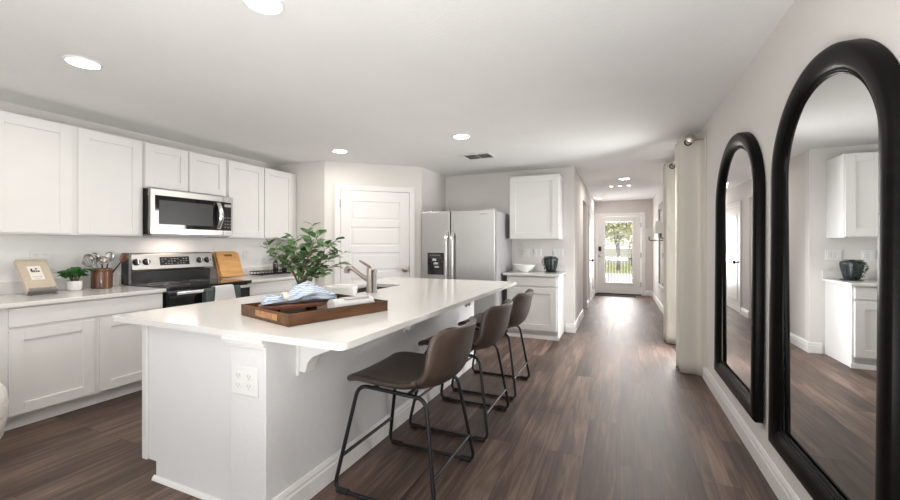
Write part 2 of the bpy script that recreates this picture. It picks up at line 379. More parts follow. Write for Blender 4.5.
def baseboard(name, runs, label):
    """runs: list of (p0, p1, inward normal) floor segments; stepped profile 13 cm tall"""
    mb = MB()
    prof = [(0, 0), (.017, 0), (.017, .085), (.013, .094), (.013, .108), (.006, .125), (0, .128)]
    for (x0, y0), (x1, y1), (nx, ny) in runs:
        d = Vector((x1-x0, y1-y0, 0)); Ln = d.length
        mb.prism(prof, lambda p, q, t_, x0=x0, y0=y0, nx=nx, ny=ny, d=d: Vector((x0+nx*(p+.0005), y0+ny*(p+.0005), q+.0005))+d*t_, 0, 1)
    return struct(name, mb, M['trim'], label, 'baseboard')
dn = Vector((PB.y-PA.y, -(PB.x-PA.x), 0)).normalized()
baseboard('baseboard_right', [((XR, YREAR), (XR, SY0-.02), (-1, 0)), ((XR, SY1+.02), (XR, YEND), (-1, 0))], 'white stepped baseboard along the right mirror wall')
baseboard('baseboard_hall', [((XH, YB-.016), (XH, 7.55), (1, 0)), ((XH, 8.46), (XH, 8.93), (1, 0)), ((XH, 10.28), (XH, YEND), (1, 0))], 'white baseboard along the left hall wall')
baseboard('baseboard_back', [((-.738, YB), (XH+.016, YB), (0, -1))], 'short white baseboard beside the small cabinet')
dd = (PB-PA).normalized()
baseboard('baseboard_pantry', [((PA.x, PA.y), ((PA+dd*.12).x, (PA+dd*.12).y), (dn.x, dn.y)), (((PA+dd*1.27).x, (PA+dd*1.27).y), (PB.x, PB.y), (dn.x, dn.y))], 'white baseboard on the angled pantry wall')
baseboard('baseboard_end', [((.59, YEND), (XR, YEND), (0, -1))], 'short white baseboard right of the front door')

# ------------------------------------------------------------------ front door
t = thing('door_1', (-.035, YEND, 0), 'white front door with tall clear glass panel at hall end', 'door', kind='structure')
c = MB(); yc0, yc1 = YEND-.022, YEND-.0005
c.box(-.665, -.575, yc0, yc1, .001, 2.125); c.box(.505, .595, yc0, yc1, .001, 2.125); c.box(-.575, .505, yc0, yc1, 2.045, 2.125)
c.box(-.598, -.566, YEND, YEND+.11, .001, 2.065); c.box(.497, .528, YEND, YEND+.11, .001, 2.065); c.box(-.566, .497, YEND, YEND+.11, 2.04, 2.065)
build('door_frame', c, M['trim'], t, bevel=.003)
GX0, GX1, GZ0, GZ1 = -.364, .296, .31, 1.897
s = MB(); y0, y1 = YEND+.01, YEND+.055
s.box(-.562, GX0, y0, y1, .025, 2.035); s.box(GX1, .493, y0, y1, .025, 2.035); s.box(GX0, GX1, y0, y1, .025, GZ0); s.box(GX0, GX1, y0, y1, GZ1, 2.035)
slab = build('door_slab', s, M['trim'], t)
g = MB(); y2 = y0-.014
for a in ((GX0-.04, GX0, GZ0-.04, GZ1+.04), (GX1, GX1+.04, GZ0-.04, GZ1+.04), (GX0, GX1, GZ0-.04, GZ0), (GX0, GX1, GZ1, GZ1+.04)):
    g.box(a[0], a[1], y2, y0+.002, a[2], a[3])
build('glazing_frame', g, M['trim'], slab, bevel=.006); build('glass_pane', B(GX0+.001, GX1-.001, YEND+.03, YEND+.036, GZ0+.001, GZ1-.001), M['glass'], slab)
k = MB(); k.box(-.525, -.455, y0-.03, y0, 1.13, 1.25); build('keypad_lock', k, M['bronze'], t, bevel=.008)
k = MB(); k.lathe([(.034, 0), (.034, .012), (.015, .014), (.013, .035), (.03, .045), (.034, .06), (.026, .074), (.004, .08)], (0, 0, 0), 16, mtx=Matrix.Translation((-.49, y0, 1.01)) @ Matrix.Rotation(PI/2, 4, 'X'))
build('door_knob', k, M['nickel'], t, smooth=True)
for z in (.28, 1.03, 1.8): build('hinge', B(.486, .503, y0-.008, y0+.004, z-.06, z+.06), M['bronze'], t)
build('threshold', B(-.566, .497, YEND+.0, YEND+.11, .001, .022), M['bronze'], t)

# hall side door
t = thing('door_2', (XH, 9.6, 0), 'white panel door in the left hall wall near the entry', 'door', kind='structure')
c = MB(); xa, xb = XH+.0005, XH+.022
c.box(xa, xb, 8.94, 9.03, .001, 2.12); c.box(xa, xb, 10.18, 10.27, .001, 2.12); c.box(xa, xb, 9.03, 10.18, 2.04, 2.12)
build('door_frame', c, M['trim'], t, bevel=.003)
sl = build('door_slab', B(xa, XH+.012, 9.035, 10.175, .012, 2.035), M['trim'], t)
p = MB()
for z0, z1 in ((.22, .95), (1.1, 1.88)):
    for y_0, y_1, za, zb in ((9.17, 9.2, z0, z1), (10.01, 10.04, z0, z1), (9.2, 10.01, z0, z0+.03), (9.2, 10.01, z1-.03, z1)): p.box(XH+.012, XH+.02, y_0, y_1, za, zb)
build('panel_molding', p, M['trim'], sl)
k = MB(); k.lathe([(.034, 0), (.034, .01), (.013, .013), (.013, .045), (.034, .055), (.036, .07), (.02, .085), (.004, .088)], (0, 0, 0), 14, mtx=Matrix.Translation((XH+.012, 9.11, .96)) @ Matrix.Rotation(PI/2, 4, 'Y'))
build('door_knob', k, M['bronze'], t, smooth=True)
for z in (.25, 1.0, 1.8): build('hinge', B(XH+.012, XH+.022, 10.165, 10.18, z-.05, z+.05), M['bronze'], t)

# pantry door on the diagonal wall: local frame x along the wall, y out of the wall
ang = math.atan2(dd.y, dd.x)
t = thing('door_3', (PA.x, PA.y, 0), 'white pantry door with stacked horizontal panels on angled wall', 'door', kind='structure', rz=ang)
c = MB(); c.box(.128, .205, -.022, -.0005, .001, 2.125); c.box(1.178, 1.256, -.022, -.0005, .001, 2.125); c.box(.205, 1.178, -.022, -.0005, 2.05, 2.125)
build('door_frame', c, M['trim'], t, bevel=.003, local=True)
sl = build('door_slab', B(.21, 1.173, -.008, -.0005, .012, 2.045), M['trim'], t, local=True)
p = MB()
zs = [(.16, .46), (.56, .82), (.92, 1.18), (1.28, 1.54), (1.64, 1.90)]
p.box(.21, .345, -.018, -.008, .012, 2.045); p.box(1.04, 1.173, -.018, -.008, .012, 2.045)
prev = .012
for z0, z1 in zs: p.box(.345, 1.04, -.018, -.008, prev, z0); prev = z1
p.box(.345, 1.04, -.018, -.008, prev, 2.045)
build('panel_rails', p, M['trim'], sl, local=True, bevel=.005)
p = MB()
for z0, z1 in zs: p.box(.375, 1.01, -.0145, -.008, z0+.03, z1-.03)
build('raised_panels', p, M['trim'], sl, local=True, bevel=.006)
k = MB(); k.lathe([(.036, 0), (.036, .010), (.014, .013), (.014, .04), (.034, .05), (.04, .065), (.03, .08), (.004, .085)], (0, 0, 0), 16, mtx=Matrix.Translation((1.10, -.018, .94)) @ Matrix.Rotation(PI/2, 4, 'X'))
build('door_knob', k, M['nickel'], t, smooth=True, local=True)
for z in (.3, 1.08, 1.86): build('hinge', MB().tube([(.207, -.026, z-.055), (.207, -.026, z+.055)], .009, 8), M['nickel'], t, local=True)
build('strike_plate', B(1.168, 1.182, -.024, -.017, .90, .98), M['nickel'], t, local=True)

# ------------------------------------------------------------------ cabinet builders (local: x = depth axis toward front)
def shaker(mb, axis, face, a0, a1, z0, z1, out, rail=.075, depth=.012, th=.02):
    """shaker door on plane axis=face, spanning a0..a1 on the other axis; out = +1/-1 direction of the front"""
    def bx(p0, p1, q0, q1, f0, f1):
        lo, hi = sorted((face+out*f0, face+out*f1))
        if axis == 'x': mb.box(lo, hi, p0, p1, q0, q1)
        else: mb.box(p0, p1, lo, hi, q0, q1)
    bx(a0+rail*.9, a1-rail*.9, z0+rail*.9, z1-rail*.9, 0, th-depth)
    bx(a0, a0+rail, z0, z1, 0, th); bx(a1-rail, a1, z0, z1, 0, th)
    bx(a0+rail, a1-rail, z0, z0+rail, 0, th); bx(a0+rail, a1-rail, z1-rail, z1, 0, th)

FX = -3.845          # face-frame plane of left base cabinets
def base_left(y0, y1, label, door_edges):
    t = thing('base_cabinet', (-4.2, (y0+y1)/2, 0), label, 'cabinet')
    build('body', B(XL+.005, FX, y0+.001, y1-.001, .10, CZ-.032), M['cab'], t)
    build('toe_kick', B(XL+.05, -3.91, y0+.001, y1-.001, .001, .0995), M['cab'], t)
    mb = MB(); lo, hi = door_edges[0][0], door_edges[-1][1]
    mb.box(FX, FX+.02, lo, hi, .722, .852); build('drawer', mb, M['cab'], t, bevel=.003)
    for a, b in door_edges:
        d = MB(); shaker(d, 'x', FX, a, b, .115, .70, 1); build('door', d, M['cab'], t, bevel=.0025)
    return t
base_left(1.24, 2.282, 'white shaker base cabinet with one wide drawer left of range', [(1.285, 1.765), (1.80, 2.27)])
base_left(3.178, 4.265, 'white base cabinet between the range and the pantry wall', [(3.19, 3.70), (3.72, 4.22)])
base_left(.30, 1.236, 'white base cabinet at the picture edge beside the boucle chair', [(.33, .76), (.78, 1.20)])

def worktop(name, x0, x1, y0, y1, label, splash=None, r=.02):
    t = thing(name, ((x0+x1)/2, (y0+y1)/2, CZ-.03), label, 'countertop')
    build('slab', MB().prism(round_poly(x0, x1, y0, y1, r), FXY, CZ-.0305, CZ), M['quartz'], t, bevel=.004)
    for s in splash or []: build('backsplash', B(*s), M['quartz'], t, bevel=.003)
    return t
worktop('countertop', XL+.005, -3.795, .30, 2.286, 'white quartz worktop left of range holding book and potted plant', [(XL+.005, XL+.026, .30, 2.286, CZ+.0005, CZ+.10)], .004)
worktop('countertop', XL+.005, -3.795, 3.174, 4.265, 'short white quartz worktop right of range under cutting board', [(XL+.005, XL+.026, 3.174, 4.265, CZ+.0005, CZ+.10)], .004)

# wall cabinets
UX = -4.20
def upper_left(y0, y1, z0, label, doors):
    t = thing('wall_cabinet', (-4.37, (y0+y1)/2, z0), label, 'cabinet')
    build('body', B(XL+.002, UX, y0+.001, y1-.001, z0, 2.286), M['cab'], t, bevel=.002)
    for a, b in doors:
        d = MB(); shaker(d, 'x', UX, a, b, z0+.012, 2.276, 1, rail=.078); build('door', d, M['cab'], t, bevel=.0025)
    return t
upper_left(1.28, 2.315, 1.372, 'tall white two-door wall cabinet left of the microwave', [(1.30, 1.775), (1.815, 2.295)])
upper_left(2.317, 3.19, 1.84, 'short white two-door wall cabinet directly above the microwave', [(2.325, 2.735), (2.747, 3.165)])
upper_left(3.192, 4.262, 1.372, 'tall white two-door wall cabinet right of the microwave', [(3.205, 3.70), (3.715, 4.19)])

# ------------------------------------------------------------------ microwave
t = thing('microwave', (-4.3, 2.745, 1.40), 'stainless microwave mounted over the range', 'microwave')
y0, y1, z0, z1 = 2.322, 3.190, 1.394, 1.834
build('body', B(XL+.003, -4.135, y0, y1, z0, z1), M['black'], t, bevel=.004)
fy = 3.05
d = MB(); xf0, xf1 = -4.134, -4.098
d.box(xf0, xf1, y0, fy+.02, z1-.062, z1); d.box(xf0, xf1, y0, fy+.02, z0, z0+.058); d.box(xf0, xf1, y0, y0+.042, z0+.058, z1-.062)
dr = build('door', d, M['steel'], t, bevel=.004)
build('window', B(xf0, xf1-.006, y0+.042, fy+.02, z0+.058, z1-.062), M['blackglass'], dr)
build('window_mesh', B(xf1-.007, xf1-.004, y0+.08, fy-.10, z0+.10, z1-.105), M['mwglass'], dr)
build('control_panel', B(xf0, xf1-.004, fy+.022, y1-.018, z0+.058, z1-.062), M['blackglass'], t)
e = MB(); e.box(xf0, xf1, fy+.022, y1, z1-.062, z1); e.box(xf0, xf1, fy+.022, y1, z0, z0+.058); e.box(xf0, xf1, y1-.018, y1, z0+.058, z1-.062)
build('panel_trim', e, M['steel'], t, bevel=.003)
h = MB(); pts = [(xf1+.004, fy-.035, z0+.075), (xf1+.03, fy-.035, z0+.11), (xf1+.046, fy-.035, (z0+z1)/2), (xf1+.03, fy-.035, z1-.105), (xf1+.004, fy-.035, z1-.07)]
h.grid(lambda u, v: Vector((xf1+.002+.05*math.sin(PI*u), fy-.062+.05*v, z0+.075+(z1-z0-.15)*u)), 16, 2)
build('handle', h, M['handle'], dr, solid=.012, bevel=.003, smooth=True)
pr_m = mat('grey_button', (.16, .16, .16), .5)
for r_ in range(4):
    for q in range(3): build('button', B(xf1-.004, xf1-.003, fy+.04+q*.032, fy+.058+q*.032, z0+.09+r_*.035, z0+.102+r_*.035), pr_m, t)
build('display', B(xf1-.004, xf1-.003, fy+.04, fy+.125, z1-.115, z1-.085), M['inkgrey'], t)
area('hood_lamp', (-4.3, 2.75, z0-.02), (0, 0, 0), .1, .3, 1.6, (1, .82, .70))
build('vent_grille', B(-4.45, -4.15, y0+.05, y1-.05, z0-.012, z0-.001), M['steelside'], t)

# ------------------------------------------------------------------ range
t = thing('range', (-4.15, 2.69, 0), 'black and stainless electric range with rear control panel', 'range')
y0, y1 = 2.290, 3.170
build('body', B(XL+.06, -3.835, y0, y1, .02, CZ-.028), M['black'], t)
build('cooktop', B(XL+.06, -3.765, y0, y1, CZ-.026, CZ+.006), M['blackglass'], t, bevel=.006)
pr_m = mat('grey_burner_print', (.12, .12, .12), .3)
for bx_, by_, br_ in ((-4.30, 2.51, .085), (-4.30, 2.95, .10), (-4.0, 2.51, .11), (-4.0, 2.95, .085)):
    bu = MB(); bu.tube([(bx_+br_*math.cos(a*PI/16), by_+br_*math.sin(a*PI/16), CZ+.0062) for a in range(32)], .0016, 4, True); build('burner_ring', bu, pr_m, t)
bgp = MB(); bgp.prism([(XL+.01, CZ+.007), (-4.445, CZ+.007), (-4.432, CZ+.13), (XL+.01, CZ+.13)], lambda p_, q_, s_: Vector((p_, s_, q_)), y0+.012, y1-.012)
build('backguard_base', bgp, M['black'], t)
sw = MB(); sw.prism([(XL+.02, CZ+.128), (-4.405, CZ+.128), (-4.39, CZ+.15), (-4.418, CZ+.305), (-4.44, CZ+.315), (XL+.02, CZ+.315)], lambda p_, q_, s_: Vector((p_, s_, q_)), y0+.035, y1-.006)
cp = build('control_panel', sw, M['steel'], t, bevel=.004)
build('panel_end_cap', B(XL+.02, -4.40, y0+.006, y0+.0345, CZ+.01, CZ+.318), M['black'], t, bevel=.004)
tilt = math.atan2(.028, .155)
def onpanel(y, z, off): return Vector((-4.39-(z-(CZ+.15))*.1806+off, y, z))
dsp = MB(); a0, a1 = onpanel(0, CZ+.185, .001).x, onpanel(0, CZ+.27, .001).x
dsp.prism([(a0-.006, CZ+.185), (a0+.001, CZ+.185), (a1+.001, CZ+.27), (a1-.006, CZ+.27)], lambda p_, q_, s_: Vector((p_, s_, q_)), 2.585, 2.89)
dp = build('display', dsp, M['blackglass'], t)
pr_m = mat('pale_display_print', (.24, .25, .245), .5)
for i in range(9):
    for j in range(3):
        if (i*7+j*5) % 4: p0 = onpanel(0, CZ+.197+j*.024, .002); build('display_mark', B(p0.x, p0.x+.001, 2.602+i*.031, 2.618+i*.031, p0.z, p0.z+.008), pr_m, dp)
for yk in (2.365, 2.455, 3.005, 3.095):
    kb = MB(); mt = Matrix.Translation(onpanel(yk, CZ+.225, .0)) @ Matrix.Rotation(PI/2-tilt, 4, 'Y')
    kb.lathe([(.034, 0), (.034, .006), (.027, .008), (.024, .032), (.0, .034)], (0, 0, 0), 16, mtx=mt)
    kk = build('knob', kb, M['black'], t, smooth=True)
    kg = MB(); kg.box(-.026, .026, -.006, .006, .032, .042, mtx=mt); build('knob_grip', kg, M['handle'], kk, bevel=.002)
od = build('oven_door', B(-3.834, -3.79, y0+.006, y1-.006, .17, CZ-.04), M['blackglass'], t, bevel=.004)
ot = build('door_strip', B(-3.789, -3.785, y0+.012, y1-.012, CZ-.10, CZ-.045), M['black'], od)
h = MB(); h.box(-3.75, -3.728, y0+.05, y1-.035, .825, .858); h.box(-3.79, -3.75, y0+.07, y0+.10, .83, .853); h.box(-3.79, -3.75, y1-.10, y1-.07, .83, .853)
build('handle', h, M['handle'], od, bevel=.006)
build('drawer', B(-3.834, -3.80, y0+.006, y1-.006, .03, .162), M['black'], t, bevel=.004)

def hung_towel(name, ya, yb, front_z, back_z, m, label, sag, off):
    x_in, x_out = -3.758-off, -3.717+off; zt = .864+off
    path = [(x_in, back_z), (x_in, .845), (x_in+.008, zt-.006), ((x_in+x_out)/2, zt), (x_out-.008, zt-.006), (x_out, .845)]+[(x_out+.004*i, .845-(.845-front_z)*i/5) for i in range(1, 6)]
    mb = MB(); n = len(path)-1
    def fn(u, v):
        i = min(int(u*n), n-1); f_ = u*n-i; x = path[i][0]*(1-f_)+path[i+1][0]*f_; z = path[i][1]*(1-f_)+path[i+1][1]*f_
        drop = max(0, .86-z); flare = sag*drop
        y = ya-flare*.5+(yb-ya+flare)*v
        if u*n > 5: x += .006*math.sin(v*9+ya*30)*drop*4
        return Vector((x, y, z))
    mb.grid(fn, n*3, 14)
    return tag(build(name, mb, m, None, solid=.004, smooth=True), label, 'towel', 'towels on the oven handle')
hung_towel('dish_towel', 2.595, 2.985, .50, .62, M['greytowel'], 'charcoal grey towel underneath on the oven door handle', .0, .0)
hung_towel('dish_towel', 2.695, 2.895, .54, .60, M['towel'], 'narrow white towel over the charcoal one on oven handle', .25, .014)

# ------------------------------------------------------------------ refrigerator
t = thing('refrigerator', (-2.1, 5.6, 0), 'stainless side-by-side refrigerator with black ice and water dispenser', 'refrigerator')
x0, x1, ys = -2.655, -1.545, -2.2
build('cabinet_body', B(x0+.01, x1-.006, 5.205, 6.045, .02, 1.755), M['steelside'], t, bevel=.004)
fd = build('freezer_door', B(x0, ys-.006, 5.12, 5.20, .09, 1.772), M['steelv'], t, bevel=.012, seg=3)
rd = build('fridge_door', B(ys+.006, x1, 5.12, 5.20, .09, 1.772), M['steelv'], t, bevel=.012, seg=3)
build('base_grille', B(x0+.02, x1-.02, 5.15, 5.203, .012, .085), M['black'], t)
for xx, dpar in ((-2.245, fd), (-2.150, rd)):
    h = MB(); h.grid(lambda u, v, xx=xx: Vector((xx-.022+.044*v, 5.116-.06*min(1, math.sin(PI*u)*3.0),   .52+.97*u)), 24, 2)
    build('handle', h, M['handle'], dpar, solid=.014, bevel=.003, smooth=True)
dx0, dx1, dz0, dz1 = -2.555, -2.30, .865, 1.18
ds = build('dispenser', B(dx0, dx1, 5.112, 5.121, dz0, dz1), M['blackglass'], fd, bevel=.004)
build('hinge_cover', B(x0+.03, x0+.16, 5.14, 5.28, 1.7725, 1.79), M['steelside'], t)
build('hinge_cover', B(x1-.16, x1-.03, 5.14, 5.28, 1.7725, 1.79), M['steelside'], t)
pp = MB(); pp.box(dx0+.09, dx0+.15, 5.085, 5.112, 1.06, 1.095); pp.box(dx0+.11, dx0+.18, 5.085, 5.112, 1.01, 1.04); pp.box(dx0+.12, dx0+.19, 5.09, 5.112, .965, .99)
dpp = build('dispenser_paddle', pp, M['handle'], t, bevel=.004)
ck = MB()
for i in range(5): ck.box(dx0+.04+i*.035, dx0+.058+i*.035, 5.1105, 5.112, 1.14, 1.149)
build('dispenser_marks', ck, M['inkgrey'], t)
build('badge', B(x1-.22, x1-.11, 5.118, 5.1195, 1.705, 1.722), M['inkgrey'], t)

# ------------------------------------------------------------------ small cabinet by the hall
t = thing('base_cabinet', (-1.08, 5.76, 0), 'small white drawer and door cabinet right of the refrigerator', 'cabinet')
xa, xb, yf = -1.475, -.765, 5.47
build('body', B(xa, xb, yf, YB-.002, .10, CZ-.032), M['cab'], t)
tk = MB(); tk.box(xa, xb, yf+.045, YB-.002, .001, .0995); tk.box(xb-.02, xb, yf, yf+.045, .001, .0995); build('toe_kick', tk, M['cab'], t)
build('drawer', B(xa+.03, xb-.02, yf-.02, yf, .725, .85), M['cab'], t, bevel=.003)
d = MB(); shaker(d, 'y', yf, xa+.03, xb-.02, .12, .70, -1, rail=.08); build('door', d, M['cab'], t, bevel=.0025)
build('shoe_molding', B(xa, xb+.012, yf-.012, yf-.0005, .001, .05), M['trim'], t)
worktop('countertop', -1.525, -.735, 5.42, YB-.002, 'small white worktop holding bowl and dark planter near the hall', [(-1.525, -.735, YB-.022, YB-.002, CZ+.0005, CZ+.10)], .01)
t = thing('wall_cabinet', (-1.13, 5.85, 1.372), 'single-door white wall cabinet right of the refrigerator', 'cabinet')
build('body', B(-1.485, -.775, 5.66, YB-.002, 1.372, 2.286), M['cab'], t, bevel=.002)
d = MB(); shaker(d, 'y', 5.66, -1.475, -.785, 1.384, 2.276, -1, rail=.085); build('door', d, M['cab'], t, bevel=.0025)

# ------------------------------------------------------------------ island
IX0, IX1, IY0, IY1 = -2.63, -1.02, 1.283, 4.20
PX0, PX1, PY0, PY1 = -1.69, -1.46, 1.30, 4.06
t = thing('kitchen_island', (-1.95, 2.7, 0), 'white kitchen island base with corbels under the long worktop', 'kitchen island')
bd = MB(); bd.box(-2.44, PX0-.001, 1.358, 1.376, .10, CZ-.032); bd.box(-2.44, -2.42, 1.3765, PY1, .10, CZ-.032); bd.box(-2.4195, PX0-.001, PY1-.02, PY1, .10, CZ-.032); bd.box(-2.4195, PX0-.001, 1.3765, PY1-.021, .10, .118)
build('cabinet_body', bd, M['island'], t)
build('toe_kick', B(-2.345, PX0-.001, 1.358, PY1-.001, .001, .0995), M['island'], t)
build('end_stile', B(-2.452, -2.41, 1.345, 1.3575, .10, CZ-.032), M['cab'], t, bevel=.003)
build('pony_wall', B(PX0, PX1, PY0, PY1, .001, CZ-.032), M['knock'], t, bevel=.004)
cm = MB()
for i, (o_, za, zb) in enumerate(((.008, .818, .830), (.016, .830, .846), (.026, .846, CZ-.0315))):
    cm.box(PX0-o_, PX1+.002, PY0-o_, PY0-.0005, za, zb); cm.box(PX0-o_, PX0-.0005, PY0-.0005, PY0+.044, za, zb)
build('cap_molding', cm, M['trim'], t, bevel=.004)
bb = MB(); prof = [(0, 0), (.017, 0), (.017, .085), (.013, .094), (.013, .108), (.006, .125), (0, .128)]
bb.prism(prof, lambda p_, q_, s_: Vector((PX1+.0005+p_, s_, q_+.001)), PY0, PY1)
build('baseboard', bb, M['trim'], t)
sk = MB(); sk.prism([(0, 0), (.016, 0), (.012, .012), (.003, .022), (0, .022)], lambda p_, q_, s_: Vector((s_, 1.3575-p_, q_+.001)), -2.36, PX0-.001)
build('shoe_molding', sk, M['trim'], t)
prof = [(0, 0), (.045, 0), (.052, .03), (.062, .055), (.09, .082), (.14, .104), (.19, .122), (.205, .150), (.205, .198), (0, .198)]
for yc in (1.53, 2.58, 3.85):
    cb = MB(); cb.prism(prof, lambda p_, q_, s_: Vector((PX1+.0005+p_, s_, CZ-.2305+q_)), yc-.035, yc+.035)
    cbo = build('corbel', cb, M['trim'], t, bevel=.004)
    cbp = MB(); cbp.box(PX1+.0005, PX1+.014, yc-.05, yc-.0355, CZ-.245, CZ-.033); cbp.box(PX1+.0005, PX1+.014, yc+.0355, yc+.05, CZ-.245, CZ-.033); build('corbel_plate', cbp, M['trim'], cbo, bevel=.003)
dr_ = MB()
for ya, yb in ((1.39, 1.95), (1.97, 2.53), (2.55, 3.3), (3.32, 4.0)): shaker(dr_, 'x', -2.4405, ya, yb, .12, .84, -1)
build('aisle_doors', dr_, M['cab'], t)

# worktop with a sink cut-out
SX0, SX1, SYA, SYB = -2.36, -1.99, 2.62, 3.42
t = thing('island_countertop', ((IX0+IX1)/2, (IY0+IY1)/2, CZ-.03), 'long white quartz island worktop with rounded corners and sink cutout', 'countertop')
bm = bmesh.new(); outer = round_poly(IX0, IX1, IY0, IY1, .035, 8); inner = round_poly(SX0, SX1, SYA, SYB, .05, 6)
ov = [bm.verts.new((x, y, CZ)) for x, y in outer]; iv = [bm.verts.new((x, y, CZ)) for x, y in inner]
ed = [bm.edges.new((L_[i], L_[(i+1) % len(L_)])) for L_ in (ov, iv) for i in range(len(L_))]
bmesh.ops.triangle_fill(bm, use_beauty=True, use_dissolve=False, edges=ed)
ret = bmesh.ops.extrude_face_region(bm, geom=list(bm.faces))
for v_ in [g_ for g_ in ret['geom'] if isinstance(g_, bmesh.types.BMVert)]: v_.co.z -= .0305
bmesh.ops.recalc_face_normals(bm, faces=bm.faces)
mbx = MB(); bm.verts.index_update(); mbx.add([v_.co.copy() for v_ in bm.verts], [[v_.index for v_ in f_.verts] for f_ in bm.faces]); bm.free()
build('slab', mbx, M['quartz'], t, bevel=.004)
t = thing('kitchen_sink', (-2.17, 3.0, CZ-.03), 'dark steel undermount sink behind the faucet in the island', 'sink')
sb = MB(); z0 = CZ-.21
sb.box(SX0-.012, SX1+.012, SYA-.012, SYB+.012, z0-.01, z0); sb.box(SX0-.012, SX0-.001, SYA-.012, SYB+.012, z0, CZ-.031); sb.box(SX1+.001, SX1+.012, SYA-.012, SYB+.012, z0, CZ-.031)
sb.box(SX0-.001, SX1+.001, SYA-.012, SYA-.001, z0, CZ-.031); sb.box(SX0-.001, SX1+.001, SYB+.001, SYB+.012, z0, CZ-.031)
build('basin', sb, M['sinksteel'], t)
build('drain', MB().lathe([(.05, 0), (.05, .004), (.02, .003)], (-2.17, 3.02, z0+.0005), 20), M['nickel'], t)

# faucet
fx, fy_ = -1.925, 2.775
t = thing('faucet', (fx, fy_, CZ), 'brushed nickel single-lever pull-out faucet on the island worktop', 'faucet')
build('body', MB().lathe([(.036, .0005), (.036, .012), (.029, .016), (.027, .10), (.027, .19), (.024, .205), (.0, .208)], (fx, fy_, CZ), 20), M['nickel'], t, smooth=True)
# spout rises toward the sink / screen left
sd = Vector((-.9, .05, 0)).normalized()
P0 = Vector((fx, fy_, CZ+.095)); pts = [P0+sd*.0, P0+sd*.06+Vector((0, 0, .028)), P0+sd*.15+Vector((0, 0, .078)), P0+sd*.20+Vector((0, 0, .105)), P0+sd*.225+Vector((0, 0, .105)), P0+sd*.245+Vector((0, 0, .085)), P0+sd*.25+Vector((0, 0, .06))]
sp = build('spout', MB().tube(pts, [.018, .018, .018, .019, .024, .027, .026], 14), M['nickel'], t, smooth=True)
build('lever', MB().tube([(fx, fy_, CZ+.205), (fx-.03, fy_+.01, CZ+.222), (fx-.125, fy_+.03, CZ+.262)], [.014, .012, .008], 10), M['nickel'], t, smooth=True)
build('valve_column', MB().lathe([(.022, .0005), (.022, .01), (.0155, .014), (.0145, .165), (.018, .17), (.018, .19), (.0, .193)], (fx+.043, fy_+.012, CZ), 16), M['steelside'], t, smooth=True)

# outlets
def outlet(center, n, width, height, label, gangs, style='outlet', group='wall plates'):
    """center on the wall, n = outward normal"""
    n = Vector(n).normalized(); u = Vector((0, 0, 1)).cross(n).normalized(); z = Vector((0, 0, 1)); cc = Vector(center)
    mtx = Matrix((u.to_4d(), n.to_4d(), z.to_4d(), Vector((0, 0, 0, 1)))).transposed(); mtx.translation = cc
    for r_ in range(3): mtx[3][r_] = 0
    t = thing('switch_plate' if style == 'switch' else 'power_outlet', cc, label, 'light switch' if style == 'switch' else 'outlet', group)
    build('plate', B(-width/2, width/2, .0008, .008, -height/2, height/2, mtx=mtx), M['plastic'], t, bevel=.004)
    for gx in gangs:
        if style == 'switch':
            build('switch_toggle', B(gx-.017, gx+.017, .0085, .013, -.033, .033, mtx=mtx), M['plastic'], t, bevel=.002)
        else:
            for gz in (-.022, .022):
                so = build('socket', MB().lathe([(.0185, .0085), (.0185, .0115), (.0, .0118)], (0, 0, 0), 16, mtx=mtx @ Matrix.Translation((gx, 0, gz)) @ Matrix.Rotation(-PI/2, 4, 'X') @ Matrix.Scale(1.15, 4, (1, 0, 0))), M['plastic'], t)
                sl_ = MB()
                for sx_ in (-.008, .008): sl_.box(gx+sx_-.0014, gx+sx_+.0014, .0118, .0125, gz-.003, gz+.007, mtx=mtx)
                sl_.box(gx-.002, gx+.002, .0118, .0125, gz-.012, gz-.007, mtx=mtx); build('slot', sl_, M['slot'], so)
    return t
outlet((-1.585, PY0-.0008, .668), (0, -1, 0), .168, .135, 'white four-socket plate on the island end post', (-.034, .034))
outlet((XL+.004, 1.71, 1.185), (1, 0, 0), .13, .118, 'white wall outlet above the beige book', (-.03, .03))
outlet((XL+.004, 3.72, 1.16), (1, 0, 0), .085, .118, 'white single outlet between cutting board and plant', (0,))
outlet((-1.329, YB, 1.168), (0, -1, 0), .10, .12, 'white outlet plate on the wall above the white bowl', (0,))
outlet((-1.152, YB, 1.168), (0, -1, 0), .12, .12, 'white switch plate above the gap between bowl and planter', (-.03, .03), 'switch')
outlet((-.845, YB, 1.17), (0, -1, 0), .155, .12, 'widest white switch plate above the dark planter', (-.045, 0, .045), 'switch')

# ------------------------------------------------------------------ bar stools (front faces -X)
def lerp_path(P, t):
    n = len(P)-1; x = min(max(t, 0), 1)*n; i = min(int(x), n-1); f_ = x-i
    p0 = P[max(i-1, 0)]; p1 = P[i]; p2 = P[i+1]; p3 = P[min(i+2, n)]
    out = []
    for a, b, c_, d_ in zip(p0, p1, p2, p3):
        out.append(.5*((2*b)+(-a+c_)*f_+(2*a-5*b+4*c_-d_)*f_*f_+(-a+3*b-3*c_+d_)*f_**3))
    return out
